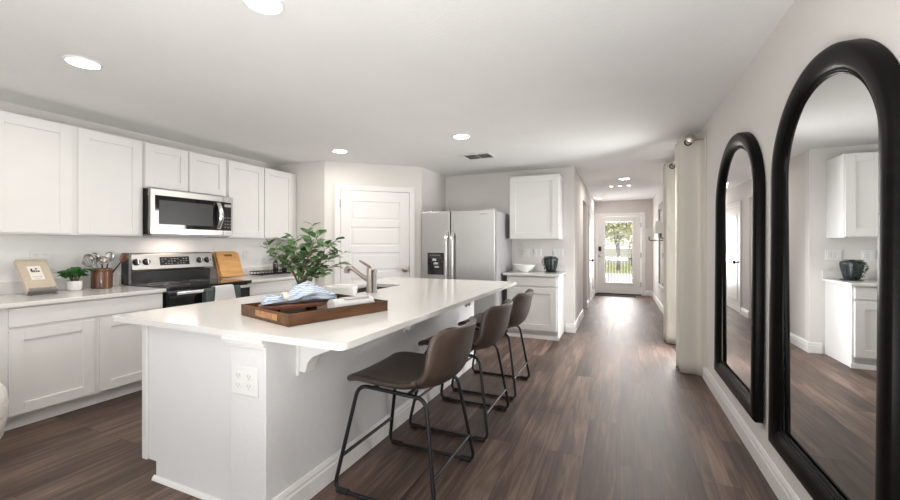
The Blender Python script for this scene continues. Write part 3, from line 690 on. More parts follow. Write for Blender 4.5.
# x, z, half width, side lift (z), side wrap toward the front (-x)
PROF = [(-.262, .560, .215, .000, .000), (-.254, .585, .242, .000, .000), (-.18, .597, .262, .004, .000), (-.06, .586, .268, .012, .000),
        (.06, .572, .270, .026, .002), (.165, .572, .272, .052, .018), (.250, .610, .272, .055, .050), (.295, .70, .270, .034, .080), (.315, .79, .264, .012, .092), (.332, .858, .246, -.006, .092), (.335, .880, .205, -.010, .076)]
def seat_fn(u, v, inset=0.0):
    x, z, hw, lift, wrap = lerp_path(PROF, u); tt = (v-.5)*2
    a = abs(tt)**2.4
    return Vector((x-wrap*a, hw*tt, z+lift*a+.010*(a-.6 if u < .5 else 0)))
def make_stool(loc, label):
    t = thing('bar_stool', loc, label, 'bar stool', 'bar stools along the island')
    mb = MB(); mb.grid(lambda u, v: seat_fn(u*.52, v), 16, 16)
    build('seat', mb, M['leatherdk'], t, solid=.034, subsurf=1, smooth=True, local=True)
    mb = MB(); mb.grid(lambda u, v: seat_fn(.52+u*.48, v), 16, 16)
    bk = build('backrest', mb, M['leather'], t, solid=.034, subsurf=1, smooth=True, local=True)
    sm = MB(); sm.tube([seat_fn(.53, v/20)+Vector((.016, 0, -.010)) for v in range(1, 20)], .0035, 6); build('seam', sm, M['seam'], bk, local=True, smooth=True)
    R = .0105
    for s in (-1, 1):
        yt, yb_ = .20*s, .272*s
        def corner(p, q, r_, c_, n=5):   # rounded bend p -> c -> q
            p, q, c_ = Vector(p), Vector(q), Vector(c_); a = c_+(p-c_).normalized()*r_; b = c_+(q-c_).normalized()*r_
            return [a*(1-i/n)**2+c_*2*(i/n)*(1-i/n)+b*(i/n)**2 for i in range(n+1)]
        FT, RT, FB, RB = (-.215, yt, .548), (.185, yt, .532), (-.318, yb_, .0125), (.270, yb_, .0125)
        mid = (-.02, yt, .540)
        pts = [Vector(mid)]+corner(mid, FB, .06, FT)+corner(FT, RB, .06, FB)+corner(FB, RT, .06, RB)+corner(RB, mid, .06, RT)
        build('side_frame', MB().tube(pts, R, 10, True), M['blackmetal'], t, smooth=True, local=True)
    for px_, py_ in ((-.262, .2665), (-.262, -.2665), (.213, .2665), (.213, -.2665)):
        s = 1 if py_ > 0 else -1
        build('foot_pad', MB().tube([(px_-.035, .272*s, .0105), (px_+.035, .272*s, .0105)], .0148, 8), M['rubber'], t, local=True).location.z = .0045
    k = .62
    build('footrest', MB().tube([(-.215-.103*.70, -.25, .18), (-.215-.103*.70, .25, .18)], .0095, 10), M['blackmetal'], t, smooth=True, local=True)
    build('stretcher', MB().tube([(.185+.085*.70, -.25, .17), (.185+.085*.70, .25, .17)], .0095, 10), M['blackmetal'], t, smooth=True, local=True)
    cr = MB(); cr.tube([(-.12, -.20, .545), (-.12, .20, .545)], .010, 8); cr.tube([(.08, -.20, .536), (.08, .20, .536)], .010, 8); build('seat_support', cr, M['blackmetal'], t, local=True)
    return t
SXC = -1.06
st = make_stool((SXC, 1.935, 0), 'brown leather bar stool nearest the mirror-side corner outlet post of island')
dup(st, (SXC, 2.735, 0), 'middle brown leather bar stool between two others at the island')
dup(st, (SXC, 3.495, 0), 'brown leather bar stool at island end nearest the refrigerator')
st['label'] = 'brown leather bar stool seen whole, at island end with tray'

# ------------------------------------------------------------------ arched mirrors
def arch_mirror(yc, label, hw, fw):
    zb, zt, rise = .285, 2.04, .44
    t = thing('arched_mirror', (XR, yc, zb), label, 'mirror', 'arched wall mirrors')
    zs_ = zt-rise; pts = []     # centre line of the frame: (y, z, ny, nz)
    hm, rm = hw-fw/2, rise-fw/2
    N = 40
    path = []
    for i in range(9): path.append((-hm, zb+fw/2+(zs_-zb-fw/2)*i/8))
    for i in range(1, N): a = PI-PI*i/N; path.append((hm*math.cos(a), zs_+rm*math.sin(a)))
    for i in range(9): path.append((hm, zs_-(zs_-zb-fw/2)*i/8))
    for i in range(1, 8): path.append((hm-2*hm*i/8, zb+fw/2))
    n = len(path); prof = [(-.5, .015), (-.5, .023), (-.44, .028), (-.40, .026), (-.36, .032), (-.30, .030), (-.24, .038), (-.1, .046), (.1, .050), (.3, .050), (.44, .046), (.5, .038), (.5, .001)]
    vs = []; fs = []; m = len(prof)
    for i, (y, z) in enumerate(path):
        a = Vector(path[(i-1) % n]); b = Vector(path[(i+1) % n]); c_ = Vector((y, z))
        d0 = (c_-a).normalized(); d1 = (b-c_).normalized(); n0 = Vector((-d0.y, d0.x)); n1 = Vector((-d1.y, d1.x)); nn = (n0+n1).normalized(); nn = nn/max(.5, nn.dot(n0))
        for o_, p_ in prof:
            q = c_+nn*(o_*fw); lean = .012*(1-(q.y-zb)/(zt-zb))
            vs.append((XR-.0012-p_-lean, yc+q.x, q.y))
    for i in range(n):
        for k in range(m-1): fs.append((i*m+k, i*m+k+1, ((i+1) % n)*m+k+1, ((i+1) % n)*m+k))
        fs.append((i*m+m-1, i*m, ((i+1) % n)*m, ((i+1) % n)*m+m-1))
    build('frame', MB().add(vs, fs), M['mframe'], t, smooth=True)
    poly = [(y*(1-.45*fw/hm), zs_+(z-zs_)*(1-.45*fw/rm) if z > zs_ else (z if z > zb+fw*.6 else z+.45*fw)) for y, z in path]
    vs = [(XR-.022, yc+y, z) for y, z in poly]+[(XR-.004, yc+y, z) for y, z in poly]; nn_ = len(poly)
    build('mirror_glass', MB().add(vs, [tuple(range(nn_)), tuple(range(nn_, 2*nn_))[::-1]]+[(i, (i+1) % nn_, (i+1) % nn_+nn_, i+nn_) for i in range(nn_)]), M['mirror'], t)
arch_mirror(2.01, 'large black arched mirror at the right picture edge reflecting the wall cabinet', .495, .108)
arch_mirror(3.25, 'black arched mirror beside the curtain reflecting the hall', .512, .104)

# ------------------------------------------------------------------ curtains and rod
ROD_Z, ROD_X = 2.31, .622
def curtain(y0, folds, step, label, start=None):
    mb = MB(); pts = []
    amp = .088
    for i in range(folds*16+1):
        s = i/16
        x = ROD_X+.014+amp*math.cos(PI*s); y = y0+step*s+.012*math.sin(2*PI*s)
        pts.append((x, y))
    if start: pts = start+pts
    n = len(pts)-1
    def fn(u, v):
        i = min(int(u*n), n-1); f_ = u*n-i; x = pts[i][0]*(1-f_)+pts[i+1][0]*f_; y = pts[i][1]*(1-f_)+pts[i+1][1]*f_
        z = .006+2.37*v; k = 1-v
        return Vector((x+.010*k*math.sin(u*7+1), y+.018*k*math.sin(u*11+2*v), z))
    mb.grid(fn, n, 24)
    t = thing('curtain', (ROD_X, y0, 0), label, 'curtain', 'ivory curtains on the sliding door')
    build('panel', mb, M['curtain'], t, solid=.004, smooth=True)
    gm = MB()
    for j in range(folds):
        s = j+.5; y = y0+step*s+.012*math.sin(2*PI*s)
        gm.tube([(ROD_X+.03*math.cos(a*PI/8), y-.004, ROD_Z+.03*math.sin(a*PI/8)) for a in range(16)], .007, 6, True)
    build('grommet', gm, M['bronze'], t, smooth=True)
    hm = MB(); hm.grid(lambda u, v: fn(u, .045+.003*v)+Vector((0, -.003, 0)), n, 1); build('hem_stitch', hm, M['curtain'], t, solid=.004)
curtain(4.50, 5, .075, 'ivory floor-length curtain beside the smaller mirror, nearer the camera', [(.7515, 4.39), (.746, 4.395), (.738, 4.47)])
curtain(5.80, 5, .075, 'white floor-length curtain behind the nearer curtain, toward the hall')
t = thing('curtain_rod', (ROD_X, 5.3, ROD_Z), 'brushed metal curtain rod with round end cap above the curtains', 'curtain rod')
build('rod', MB().tube([(ROD_X, 4.40, ROD_Z), (ROD_X, 6.22, ROD_Z)], .0135, 12), M['handle'], t, smooth=True)
for y, s in ((4.40, -1), (6.22, 1)):
    build('finial', MB().lathe([(.016, 0), (.042, .006), (.046, .02), (.04, .035), (.012, .042), (.0, .043)], (0, 0, 0), 20, mtx=Matrix.Translation((ROD_X, y, ROD_Z)) @ Matrix.Rotation(PI/2*(1 if s < 0 else -1), 4, 'X')), M['nickel'], t, smooth=True)
for y in (4.455, 6.19):
    bk = MB(); bk.tube([(XR-.001, y, ROD_Z), (ROD_X+.0, y, ROD_Z-.004)], .008, 8); bk.box(XR-.012, XR-.001, y-.02, y+.02, ROD_Z-.05, ROD_Z+.03); build('bracket', bk, M['nickel'], t)

# ------------------------------------------------------------------ ceiling fittings
def downlight(x, y, label, power, r=.098, color=(1, .93, .84)):
    t = thing('recessed_light', (x, y, CEIL), label, 'ceiling light', 'recessed ceiling lights')
    tr = MB(); n = 28; vs = []; fs = []
    for i in range(n):
        a = 2*PI*i/n
        for rr, zz in ((r*1.16, CEIL-.0006), (r*1.12, CEIL-.008), (r, CEIL-.010), (r*.97, CEIL-.0006)): vs.append((x+rr*math.cos(a), y+rr*math.sin(a), zz))
    for i in range(n):
        for k in range(3): fs.append((i*4+k, i*4+k+1, ((i+1) % n)*4+k+1, ((i+1) % n)*4+k))
    build('trim_ring', MB().add(vs, fs), M['trim'], t, smooth=True)
    build('lens', MB().lathe([(r*.96, 0), (r*.96, .004), (0, .0045)], (x, y, CEIL-.0055), 24), M['lamp'], t)
    area('downlight_beam', (x, y, CEIL-.02), (0, 0, 0), r*1.8, r*1.8, power, color, PI, 'DISK')
downlight(-3.10, 1.37, 'round recessed ceiling light over the aisle near the tall left cabinets', 7, .082)
downlight(-1.55, 1.37, 'round recessed ceiling light cut by the top picture edge', 5, .082)
downlight(-3.14, 3.9, 'round recessed ceiling light in front of the pantry door', 5, .082)
downlight(-1.54, 3.88, 'round recessed ceiling light beside the ceiling vent', 9, .082)
downlight(.07, 7.47, 'round recessed ceiling light in the hall before the three small spots', 13, .082)
downlight(-.47, 10.4, 'round recessed ceiling light at the hall end near the front door', 3, r=.06)
for i, (x, lab) in enumerate(((-.155, 'small lit ceiling spot, first of three from the left hall wall'), (.0, 'small lit ceiling spot in the middle of three in the hall'), (.157, 'small lit ceiling spot, first of three from the right hall wall'))):
    t = thing('ceiling_spot', (x, 8.25, CEIL), lab, 'ceiling light', 'small hall ceiling spots')
    build('trim_ring', MB().lathe([(.04, -.0005), (.042, -.012), (.03, -.016)], (x, 8.25, CEIL), 16), M['trim'], t, smooth=True)
    build('lens', MB().lathe([(.027, -.0165), (.024, -.024), (0, -.026)], (x, 8.25, CEIL), 14), M['lampsmall'], t)
t = thing('ceiling_vent', (-1.69, 4.86, CEIL), 'rectangular grey slatted air vent in the kitchen ceiling', 'vent')
vx0, vx1, vy0, vy1 = -1.87, -1.48, 4.66, 5.0
fr = MB(); zf0, zf1 = CEIL-.010, CEIL-.0006
fr.box(vx0, vx1, vy0, vy0+.045, zf0, zf1); fr.box(vx0, vx1, vy1-.045, vy1, zf0, zf1); fr.box(vx0, vx0+.035, vy0+.045, vy1-.045, zf0, zf1); fr.box(vx1-.035, vx1, vy0+.045, vy1-.045, zf0, zf1)
fr.box((vx0+vx1)/2-.008, (vx0+vx1)/2+.008, vy0+.045, vy1-.045, zf0, zf1)
build('frame', fr, M['trim'], t, bevel=.002)
build('backing', B(vx0+.035, vx1-.035, vy0+.045, vy1-.045, CEIL-.003, CEIL-.0008), M['ventdark'], t)
sv = MB()
for i in range(8):
    y = vy0+.06+i*.030; sv.box(vx0+.036, vx1-.036, -.010, .010, -.001, .001, mtx=Matrix.Translation((0, y, CEIL-.0075)) @ Matrix.Rotation(.45, 4, 'X'))
build('slats', sv, M['ventdark'], t)

# ------------------------------------------------------------------ hall: sconces, framed mirror, mat
def sconce(y, label):
    t = thing('wall_sconce', (XR, y, 1.40), label, 'wall lamp', 'hall wall sconces')
    build('backplate', B(XR-.016, XR-.001, y-.045, y+.045, 1.31, 1.47), M['bronze'], t, bevel=.004)
    build('arm', MB().tube([(XR-.014, y, 1.39), (.60, y, 1.39), (.575, y, 1.40), (.575, y, 1.50)], .011, 8), M['bronze'], t, smooth=True)
    build('lamp_shade', MB().lathe([(.10, 1.47), (.072, 1.66)], (.575, y, 0), 24), M['shade'], t, smooth=True)
sconce(9.5, 'white shaded bronze wall sconce nearest the front door')
sconce(6.82, 'white shaded bronze wall sconce partly hidden by the white curtain')
t = thing('framed_mirror', (XR, 8.18, 1.2), 'grey framed rectangular mirror between the two hall sconces', 'mirror')
ya, yb_, za, zb_ = 7.15, 9.22, .42, 2.10
fr = MB(); xa_, xb__ = XR-.03, XR-.001
fr.box(xa_, xb__, ya, ya+.08, za, zb_); fr.box(xa_, xb__, yb_-.08, yb_, za, zb_); fr.box(xa_, xb__, ya+.08, yb_-.08, za, za+.08); fr.box(xa_, xb__, ya+.08, yb_-.08, zb_-.08, zb_)
build('frame', fr, M['greyframe'], t, bevel=.004); build('mirror_glass', B(XR-.016, XR-.003, ya+.078, yb_-.078, za+.078, zb_-.078), M['mirror'], t)
o = build('door_mat', MB().prism(round_poly(-.60, .36, 10.72, 11.12, .015), FXY, .0008, .012), M['mat']); tag(o, 'black rectangular mat on the floor before the front door', 'door mat')

# ------------------------------------------------------------------ things on the left worktop
Z0 = CZ+.0006
# book on a clear stand
t = thing('book_stand', (-4.33, 1.60, CZ), 'clear acrylic stand holding the beige book on left worktop', 'book stand')
bt = Matrix.Translation((-4.225, 1.612, Z0+.040)) @ Matrix.Rotation(math.radians(-41), 4, 'Y')
# local book frame: x = out of the cover, y = width, z = up the cover
sd_ = MB()
sd_.box(-.050, -.042, -.085, .085, -.012, .22, mtx=bt); sd_.box(-.050, .012, -.085, .085, -.014, -.006, mtx=bt); sd_.box(.004, .012, -.085, .085, -.006, .014, mtx=bt)
build('back_panel', sd_, M['acrylic'], t)
for y in (1.53, 1.68):
    build('foot', B(-4.44, -4.20, y, y+.012, Z0, Z0+.006), M['acrylic'], t)
build('crossbar', B(-4.27, -4.26, 1.53, 1.692, Z0+.006, Z0+.016), M['acrylic'], t)
t = thing('book', (-4.33, 1.612, CZ+.05), 'beige linen book leaning on its clear stand, small picture on cover', 'book')
pg = MB(); pg.box(-.034, -.008, -.082, .085, .002, .308, mtx=bt); build('pages', pg, M['paper'], t)
cv = MB(); cv.box(-.0075, -.0035, -.09, .09, -.004, .315, mtx=bt); cv.box(-.040, -.0345, -.09, .09, -.004, .315, mtx=bt); cv.box(-.0345, -.0075, -.09, -.084, -.004, .315, mtx=bt)
cov = build('cover', cv, M['bookcloth'], t)
build('cover_label', B(-.0034, -.0026, -.040, .040, .105, .245, mtx=bt), M['paper'], cov)
ik = MB()
for a in ((-.026, -.014, .185, .218), (-.010, -.002, .183, .205), (.004, .010, .183, .212), (.014, .026, .183, .198), (-.02, .022, .183, .189), (.004, .018, .216, .224)): ik.box(-.0025, -.0020, a[0], a[1], a[2], a[3], mtx=bt)
build('cover_picture', ik, M['ink'], cov)
tx = MB(); tx.box(-.0025, -.0020, -.03, .03, .132, .137, mtx=bt); tx.box(-.0025, -.0020, -.022, .022, .116, .120, mtx=bt); build('cover_text', tx, M['inkgrey'], cov)

# small plant in a white pot
cx, cy = -4.35, 1.862
t = thing('potted_plant', (cx, cy, CZ), 'small bushy green plant in a white pot beside the book', 'potted plant')
build('pot', MB().lathe([(.036, 0), (.044, .004), (.051, .03), (.053, .084), (.049, .086), (.047, .078), (0, .076)], (cx, cy, Z0), 24), M['ceramic'], t, smooth=True)
build('soil', MB().lathe([(.045, .0785), (.04, .082), (0, .083)], (cx, cy, Z0), 20), M['soil'], t)
lf = MB(); sm = MB()
for i in range(30):
    a = random.uniform(0, 2*PI); rr = random.uniform(.02, .095); hz_ = random.uniform(.15, .225)-rr*.45
    tip = Vector((cx+rr*math.cos(a)*.9, cy+rr*math.sin(a)*1.05, Z0+hz_)); base = Vector((cx+.02*math.cos(a), cy+.02*math.sin(a), Z0+.08))
    sm.tube([base, base*.5+tip*.5+Vector((0, 0, .02)), tip], .0022, 5)
    d = Vector((math.cos(a), math.sin(a), random.uniform(-.3, .15)))
    for q in range(3):
        dq = Matrix.Rotation((q-1)*.75, 3, 'Z') @ d
        lf.leaf(tip-d*.01, dq, Vector((0, 0, 1)), random.uniform(.05, .075), random.uniform(.04, .055), .2, .3)
build('stems', sm, M['stem'], t); build('foliage', lf, M['leafdk'], t, smooth=True)

# utensil crock and utensils
cx, cy = -4.385, 2.075
t = thing('utensil_crock', (cx, cy, CZ), 'round dark brown wooden crock full of cooking utensils', 'utensil crock')
build('body', MB().lathe([(.070, 0), (.076, .004), (.078, .09), (.076, .178), (.070, .18), (.068, .02), (0, .018)], (cx, cy, Z0), 28), M['crock'], t, smooth=True)
build('band', MB().lathe([(.0775, .152), (.0795, .156), (.0795, .166), (.0775, .17)], (cx, cy, Z0), 28), M['traywood'], t, smooth=True)
def utensil(name, base, tip, head, label, m_h, m_head):
    base, tip = Vector(base), Vector(tip); t = thing(name, base, label, 'utensil', 'cooking utensils in the crock'); d = (tip-base).normalized()
    build('handle', MB().tube([base, base*.5+tip*.5, tip], [.006, .007, .006], 8), m_h, t, smooth=True)
    hb = MB(); up = d.to_track_quat('Z', 'Y').to_matrix().to_4x4(); up.translation = tip
    if head == 'spoon': hb.lathe([(.006, 0), (.022, .012), (.034, .045), (.03, .078), (.012, .094), (0, .097)], (0, 0, 0), 14, mtx=up @ Matrix.Diagonal((.22, 1, 1, 1)))
    elif head == 'ladle': hb.lathe([(.012, 0), (.034, .014), (.044, .04), (.041, .042), (.030, .018), (0, .008)], (0, 0, 0), 16, mtx=up @ Matrix.Rotation(1.0, 4, 'Y'))
    elif head == 'strainer':
        for k in range(7): hb.tube([up @ Vector(((.004*(k-3)), (.014*(k-3))*math.sin(PI*j/8)*1.2, .12*j/8)) for j in range(9)], .0028, 5)
        hb.tube([up @ Vector((.0, .05*math.sin(2*PI*j/20), .06-.06*math.cos(2*PI*j/20))) for j in range(20)], .004, 6, True)
    else: hb.box(-.003, .003, -.03, .03, 0, .09, mtx=up)
    build('head', hb, m_head, t, smooth=True); return t
zb = Z0+.03
utensil('balloon_whisk', (cx, cy-.015, zb), (cx+.02, cy-.085, Z0+.20), 'strainer', 'grey wire whisk leaning left out of the wooden crock', M['steel'], M['steel'])
utensil('ladle', (cx+.01, cy+.01, zb), (cx+.01, cy-.005, Z0+.235), 'ladle', 'dark ladle standing upright in the middle of the crock', M['bronze'], M['steel'])
utensil('serving_spoon', (cx-.01, cy+.02, zb), (cx+.0, cy+.048, Z0+.235), 'spoon', 'steel serving spoon in the crock next to the ladle', M['bronze'], M['steel'])
utensil('slotted_spoon', (cx-.025, cy-.005, zb), (cx-.03, cy-.03, Z0+.23), 'spoon', 'grey spoon at the back of the crock behind the whisk', M['steel'], M['steel'])
utensil('wooden_spoon', (cx+.02, cy+.0, zb), (cx+.05, cy+.125, Z0+.235), 'spoon', 'slim wooden spoon leaning right toward the range', M['bronze'], M['crock'])

# cutting boards
def board(name, mtx, w_, h_, th, m_, label, hole=True):
    bm = bmesh.new(); o_ = round_poly(-w_/2, w_/2, 0, h_, .03, 5); ho = round_poly(-.055, .055, h_-.058, h_-.03, .0135, 5)
    rings = [o_]+([ho] if hole else []); ed = []
    for L_ in rings:
        vv = [bm.verts.new((0, x, y)) for x, y in L_]; ed += [bm.edges.new((vv[i], vv[(i+1) % len(vv)])) for i in range(len(vv))]
    bmesh.ops.triangle_fill(bm, use_beauty=True, use_dissolve=False, edges=ed)
    ret = bmesh.ops.extrude_face_region(bm, geom=list(bm.faces))
    for v_ in [g_ for g_ in ret['geom'] if isinstance(g_, bmesh.types.BMVert)]: v_.co.x += th
    bm.verts.index_update(); mb = MB().add([mtx @ v_.co for v_ in bm.verts], [[v_.index for v_ in f_.verts] for f_ in bm.faces]); bm.free()
    return tag(build(name, mb, m_, None, bevel=.003), label, 'cutting board')
mt = Matrix.Translation((-4.372, 3.40, Z0+.006)) @ Matrix.Rotation(math.radians(-20), 4, 'Y') 
board('cutting_board', mt, .30, .315, .016, M['bamboo'], 'light bamboo cutting board with slot handle leaning by range')
mt = Matrix.Translation((-4.394, 3.385, Z0+.006)) @ Matrix.Rotation(math.radians(-20), 4, 'Y')
board('cutting_board', mt, .30, .325, .014, M['bamboodk'], 'darker bamboo board standing behind the light cutting board')

# black wire caddy with dark bottles behind the plant
t = thing('wire_rack', (-4.33, 3.93, CZ), 'low black wire rack on the worktop behind the leafy plant', 'rack')
wr_ = MB(); 
for z in (.010, .05): wr_.tube([(-4.43, 3.70, Z0+z), (-4.23, 3.70, Z0+z), (-4.23, 4.20, Z0+z), (-4.43, 4.20, Z0+z)], .005, 6, True)
for i in range(11):
    y = 3.70+.05*i; wr_.tube([(-4.43, y, Z0+.05), (-4.43, y, Z0+.010), (-4.23, y, Z0+.010), (-4.23, y, Z0+.05)], .004, 6)
build('wire_frame', wr_, M['blackmetal'], t)
ft = MB()
for x in (-4.42, -4.24):
    for y in (3.72, 4.18): ft.lathe([(.008, 0), (.008, .008)], (x, y, Z0-.0003), 8)
build('foot', ft, M['rubber'], t)
for i, (x, y) in enumerate(((-4.36, 4.05), (-4.30, 4.145))):
    t = thing('bottle', (x, y, CZ+.015), ['dark glass bottle in the rack behind the leafy plant', 'dark glass bottle at the rack end beside the pantry wall'][i], 'bottle', 'dark bottles in the wire rack')
    build('body', MB().lathe([(.030, .0155), (.034, .02), (.034, .15), (.014, .185), (.013, .215), (0, .216)], (x, y, Z0), 16), M['blackglass'], t, smooth=True)
    build('cap', MB().lathe([(.0155, .2165), (.0155, .235), (0, .236)], (x, y, Z0), 14), M['bronze'], t)

# ------------------------------------------------------------------ things on the small worktop
cx, cy = -1.30, 5.80
t = thing('bowl', (cx, cy, CZ), 'shallow white bowl on the small worktop by refrigerator', 'bowl')
build('basin', MB().lathe([(.06, .0), (.065, .006), (.115, .035), (.152, .085), (.164, .108), (.158, .110), (.145, .085), (.10, .04), (.0, .018)], (cx, cy, Z0), 32), M['ceramic'], t, smooth=True)
cx, cy = -.925, 5.86
t = thing('planter', (cx, cy, CZ), 'dark blue-black ribbed planter with trailing greenery near the hall corner', 'planter')
rb = MB(); n = 40; vs = []; fs = []
pr_ = [(.054, .012), (.066, .022), (.084, .095), (.097, .165), (.098, .195), (.086, .212), (.06, .218), (.0, .218)]
for r_, z in pr_:
    for k in range(n):
        a = 2*PI*k/n; rr = r_*(1+.07*math.cos(a*10)); vs.append((cx+rr*math.cos(a), cy+rr*math.sin(a), Z0+z))
for i in range(len(pr_)-1):
    for k in range(n): fs.append((i*n+k, i*n+(k+1) % n, (i+1)*n+(k+1) % n, (i+1)*n+k))
fs.append(tuple(range(n))[::-1]); rb.add(vs, fs); build('pot', rb, M['darkceramic'], t, smooth=True)
build('saucer', MB().lathe([(.085, 0), (.098, .004), (.10, .012), (.094, .0118), (0, .0115)], (cx, cy, Z0), 24), M['darkceramic'], t, smooth=True)
lf = MB()
for k in range(11):
    a = math.radians(150+k*14+random.uniform(-4, 4)); 
    for q in range(9):
        f_ = q/8; rr = .080+.034*math.sin(PI*min(1, f_*1.2))+.006; z = .228-.185*f_*random.uniform(.85, 1.05); p = Vector((cx+rr*math.cos(a), cy+rr*math.sin(a), Z0+z))
        lf.leaf(p, Vector((math.cos(a+random.uniform(-1, 1)), math.sin(a+random.uniform(-1, 1)), -.5)), Vector((0, 0, 1)), .022, .018)
for k in range(40):
    a = random.uniform(0, 2*PI); rr = random.uniform(0, .075); lf.leaf(Vector((cx+rr*math.cos(a), cy+rr*math.sin(a), Z0+.218)), Vector((math.cos(a), math.sin(a), .8)), Vector((0, 0, 1)), .028, .018)
build('foliage', lf, M['leafblk'], t, smooth=True)

# ------------------------------------------------------------------ tray and the things in it
TN, TL, TR = Vector((-1.466, 1.436, 0)), Vector((-1.917, 1.540, 0)), Vector((-1.288, 2.042, 0))
ta = (TR-TN).normalized(); rz = math.atan2(ta.y, ta.x); TLEN, TW, TH = .632, .522, .062
# local frame: x along the long side from the near corner, y toward the left side
t = thing('serving_tray', (TN.x, TN.y, CZ), 'rectangular brown wooden serving tray on the island worktop', 'tray', rz=rz)
z = .0006
build('base', B(.012, TLEN-.012, .012, TW-.012, z, z+.012), M['traywood'], t, local=True)
build('long_side', B(0, TLEN, 0, .0115, z, TH), M['traywood'], t, bevel=.002, local=True); build('long_side', B(0, TLEN, TW-.0115, TW, z, TH), M['traywood'], t, bevel=.002, local=True)
es = MB(); es.box(0, .0115, .012, TW-.012, z, TH); e0 = build('end_side', es, M['traywood'], t, bevel=.002, local=True)
build('end_side', B(TLEN-.0115, TLEN, .012, TW-.012, z, TH), M['traywood'], t, bevel=.002, local=True)
hb = MB(); hb.box(-.0012, -.0002, .10, .345, .016, .052); build('handle_inlay', hb, M['redwood'], e0, local=True)
for i in range(4): build('inlay_block', B(-.003, -.0013, .104+i*.060, .159+i*.060, .019, .049), M['blockwood' if i % 2 else 'bamboodk'], e0, local=True)
tray_root = t
TM = Matrix.Translation((TN.x, TN.y, CZ)) @ Matrix.Rotation(rz, 4, 'Z')
zt = .0135
# footed reddish board
t = thing('footed_board', TM @ Vector((.24, .30, zt)), 'reddish wooden serving board on small black feet in the tray', 'serving board')
ba = math.radians(23)
bmx = TM @ Matrix.Translation((.206, .325, zt)) @ Matrix.Rotation(-math.radians(14), 4, 'Z')
build('board', MB().prism(round_poly(-.185, .185, -.085, .085, .075, 8), lambda p_, q_, s_: bmx @ Vector((p_, q_, s_)), .030, .052), M['redwood'], t, bevel=.005)
for px_, py_ in ((-.10, -.05), (-.10, .05), (.10, -.05), (.10, .05)): build('foot', MB().lathe([(.014, 0), (.018, .005), (.018, .0295)], (0, 0, 0), 12, mtx=bmx @ Matrix.Translation((px_, py_, .0004))), M['black'], t)
# napkin: a gathered roll pinched by a ring, fanned at both ends
def nap(u, v):
    Lx = -.165+.40*u; a = 2*PI*v
    ring = math.exp(-((u-.30)/.06)**2)
    ry = .060-.034*ring+.015*math.sin(PI*u)+.012*(u > .5); rz_ = .024+.027*max(0, math.sin(PI*min(1, max(0, (u-.30)/.62))))**1.2-.004*ring
    if u < .04 or u > .96: ry *= .8; rz_ *= .6
    nz = 1+.20*(1-.8*ring)*noise.noise(Vector((u*7, math.cos(a)*1.7, math.sin(a)*1.7)))+.10*(1-.5*ring)*math.sin(a*7+u*9)
    p = Vector((Lx, ry*nz*math.cos(a), .0)); p.z = .054+rz_+rz_*nz*math.sin(a)*(1 if math.sin(a) > 0 else .95)
    if p.z < .0545: p.z = .0545
    return bmx @ p
mb = MB(); mb.grid(nap, 44, 40)
mb.add([nap(0, j/40) for j in range(40)], [tuple(range(40))]); mb.add([nap(1, j/40) for j in range(40)], [tuple(range(40))])
tk_ = thing('napkin', bmx @ Vector((0, 0, .055)), 'blue striped cloth napkin bunched on the reddish board', 'napkin')
build('cloth', mb, M['napkin'], tk_, smooth=True)
fl = MB()
def flap(u, v):
    x = .04+.15*u; y = -.06+.13*v+.03*u; zz = .100+.022*math.sin(PI*u)*math.sin(PI*v)-.03*(2*abs(v-.5))**2+.012*noise.noise(Vector((u*4, v*4, 2)))
    return bmx @ Vector((x, y, zz))
fl.grid(flap, 16, 16); build('folded_corner', fl, M['napkin'], tk_, solid=.004, smooth=True)
tr_ = thing('napkin_ring', bmx @ Vector((-.045, 0, .055)), 'beige ring pinching the blue striped napkin', 'napkin ring')
build('band', MB().add(*(lambda n: ([bmx @ Vector((-.045+dx, (.037+.0)*math.cos(2*PI*k/n), .0825+.0285*math.sin(2*PI*k/n))) for dx in (-.017, .017) for k in range(n)], [(k, (k+1) % n, n+(k+1) % n, n+k) for k in range(n)]))(28)), M['napring'], tr_, solid=.006, smooth=True)
# rolled white towel
tw = thing('rolled_towel', TM @ Vector((.50, .10, zt)), 'white towel rolled up with grey stripes in the tray end', 'towel')
wm = TM @ Matrix.Translation((.455, .120, zt)) @ Matrix.Rotation(math.radians(-8), 4, 'Z')
def roll(u, v):
    a = 2*PI*v; r_ = .037*(1+.06*noise.noise(Vector((u*5, math.cos(a), math.sin(a))))); 
    return wm @ Vector((-.125+.25*u, r_*1.45*math.cos(a), .0375+r_*.98*math.sin(a)*(1 if math.sin(a) > 0 else .99)))
mb = MB(); mb.grid(roll, 18, 28); mb.add([roll(0, j/28) for j in range(28)], [tuple(range(28))]); mb.add([roll(1, j/28) for j in range(28)], [tuple(range(28))])
build('roll', mb, M['towel'], tw, smooth=True)
sp_ = MB(); sp_.tube([wm @ Vector((-.1265, (.006+.0045*i)*1.3*math.cos(i*.55), .0375+(.006+.003*i)*math.sin(i*.55)*.9)) for i in range(9)], .002, 5); build('spiral_edge', sp_, M['towelst'], tw)
stp = MB(); stp.grid(lambda u, v: wm @ Vector((-.06+.16*u, .0545*math.cos(.22*PI+.5*PI*v), .0375+.0385*math.sin(.22*PI+.5*PI*v)+.0015)), 10, 8); build('striped_band', stp, M['towelst'], tw, solid=.003, smooth=True)
# stack of white dish behind
cx, cy = -1.95, 2.44
t = thing('serving_dish', (cx, cy, CZ), 'round white straight-sided dish between tray and faucet', 'dish')
build('dish', MB().lathe([(.098, 0), (.112, .003), (.121, .078), (.119, .084), (.114, .082), (.106, .014), (0, .012)], (cx, cy, Z0), 36), M['ceramic'], t, smooth=True)

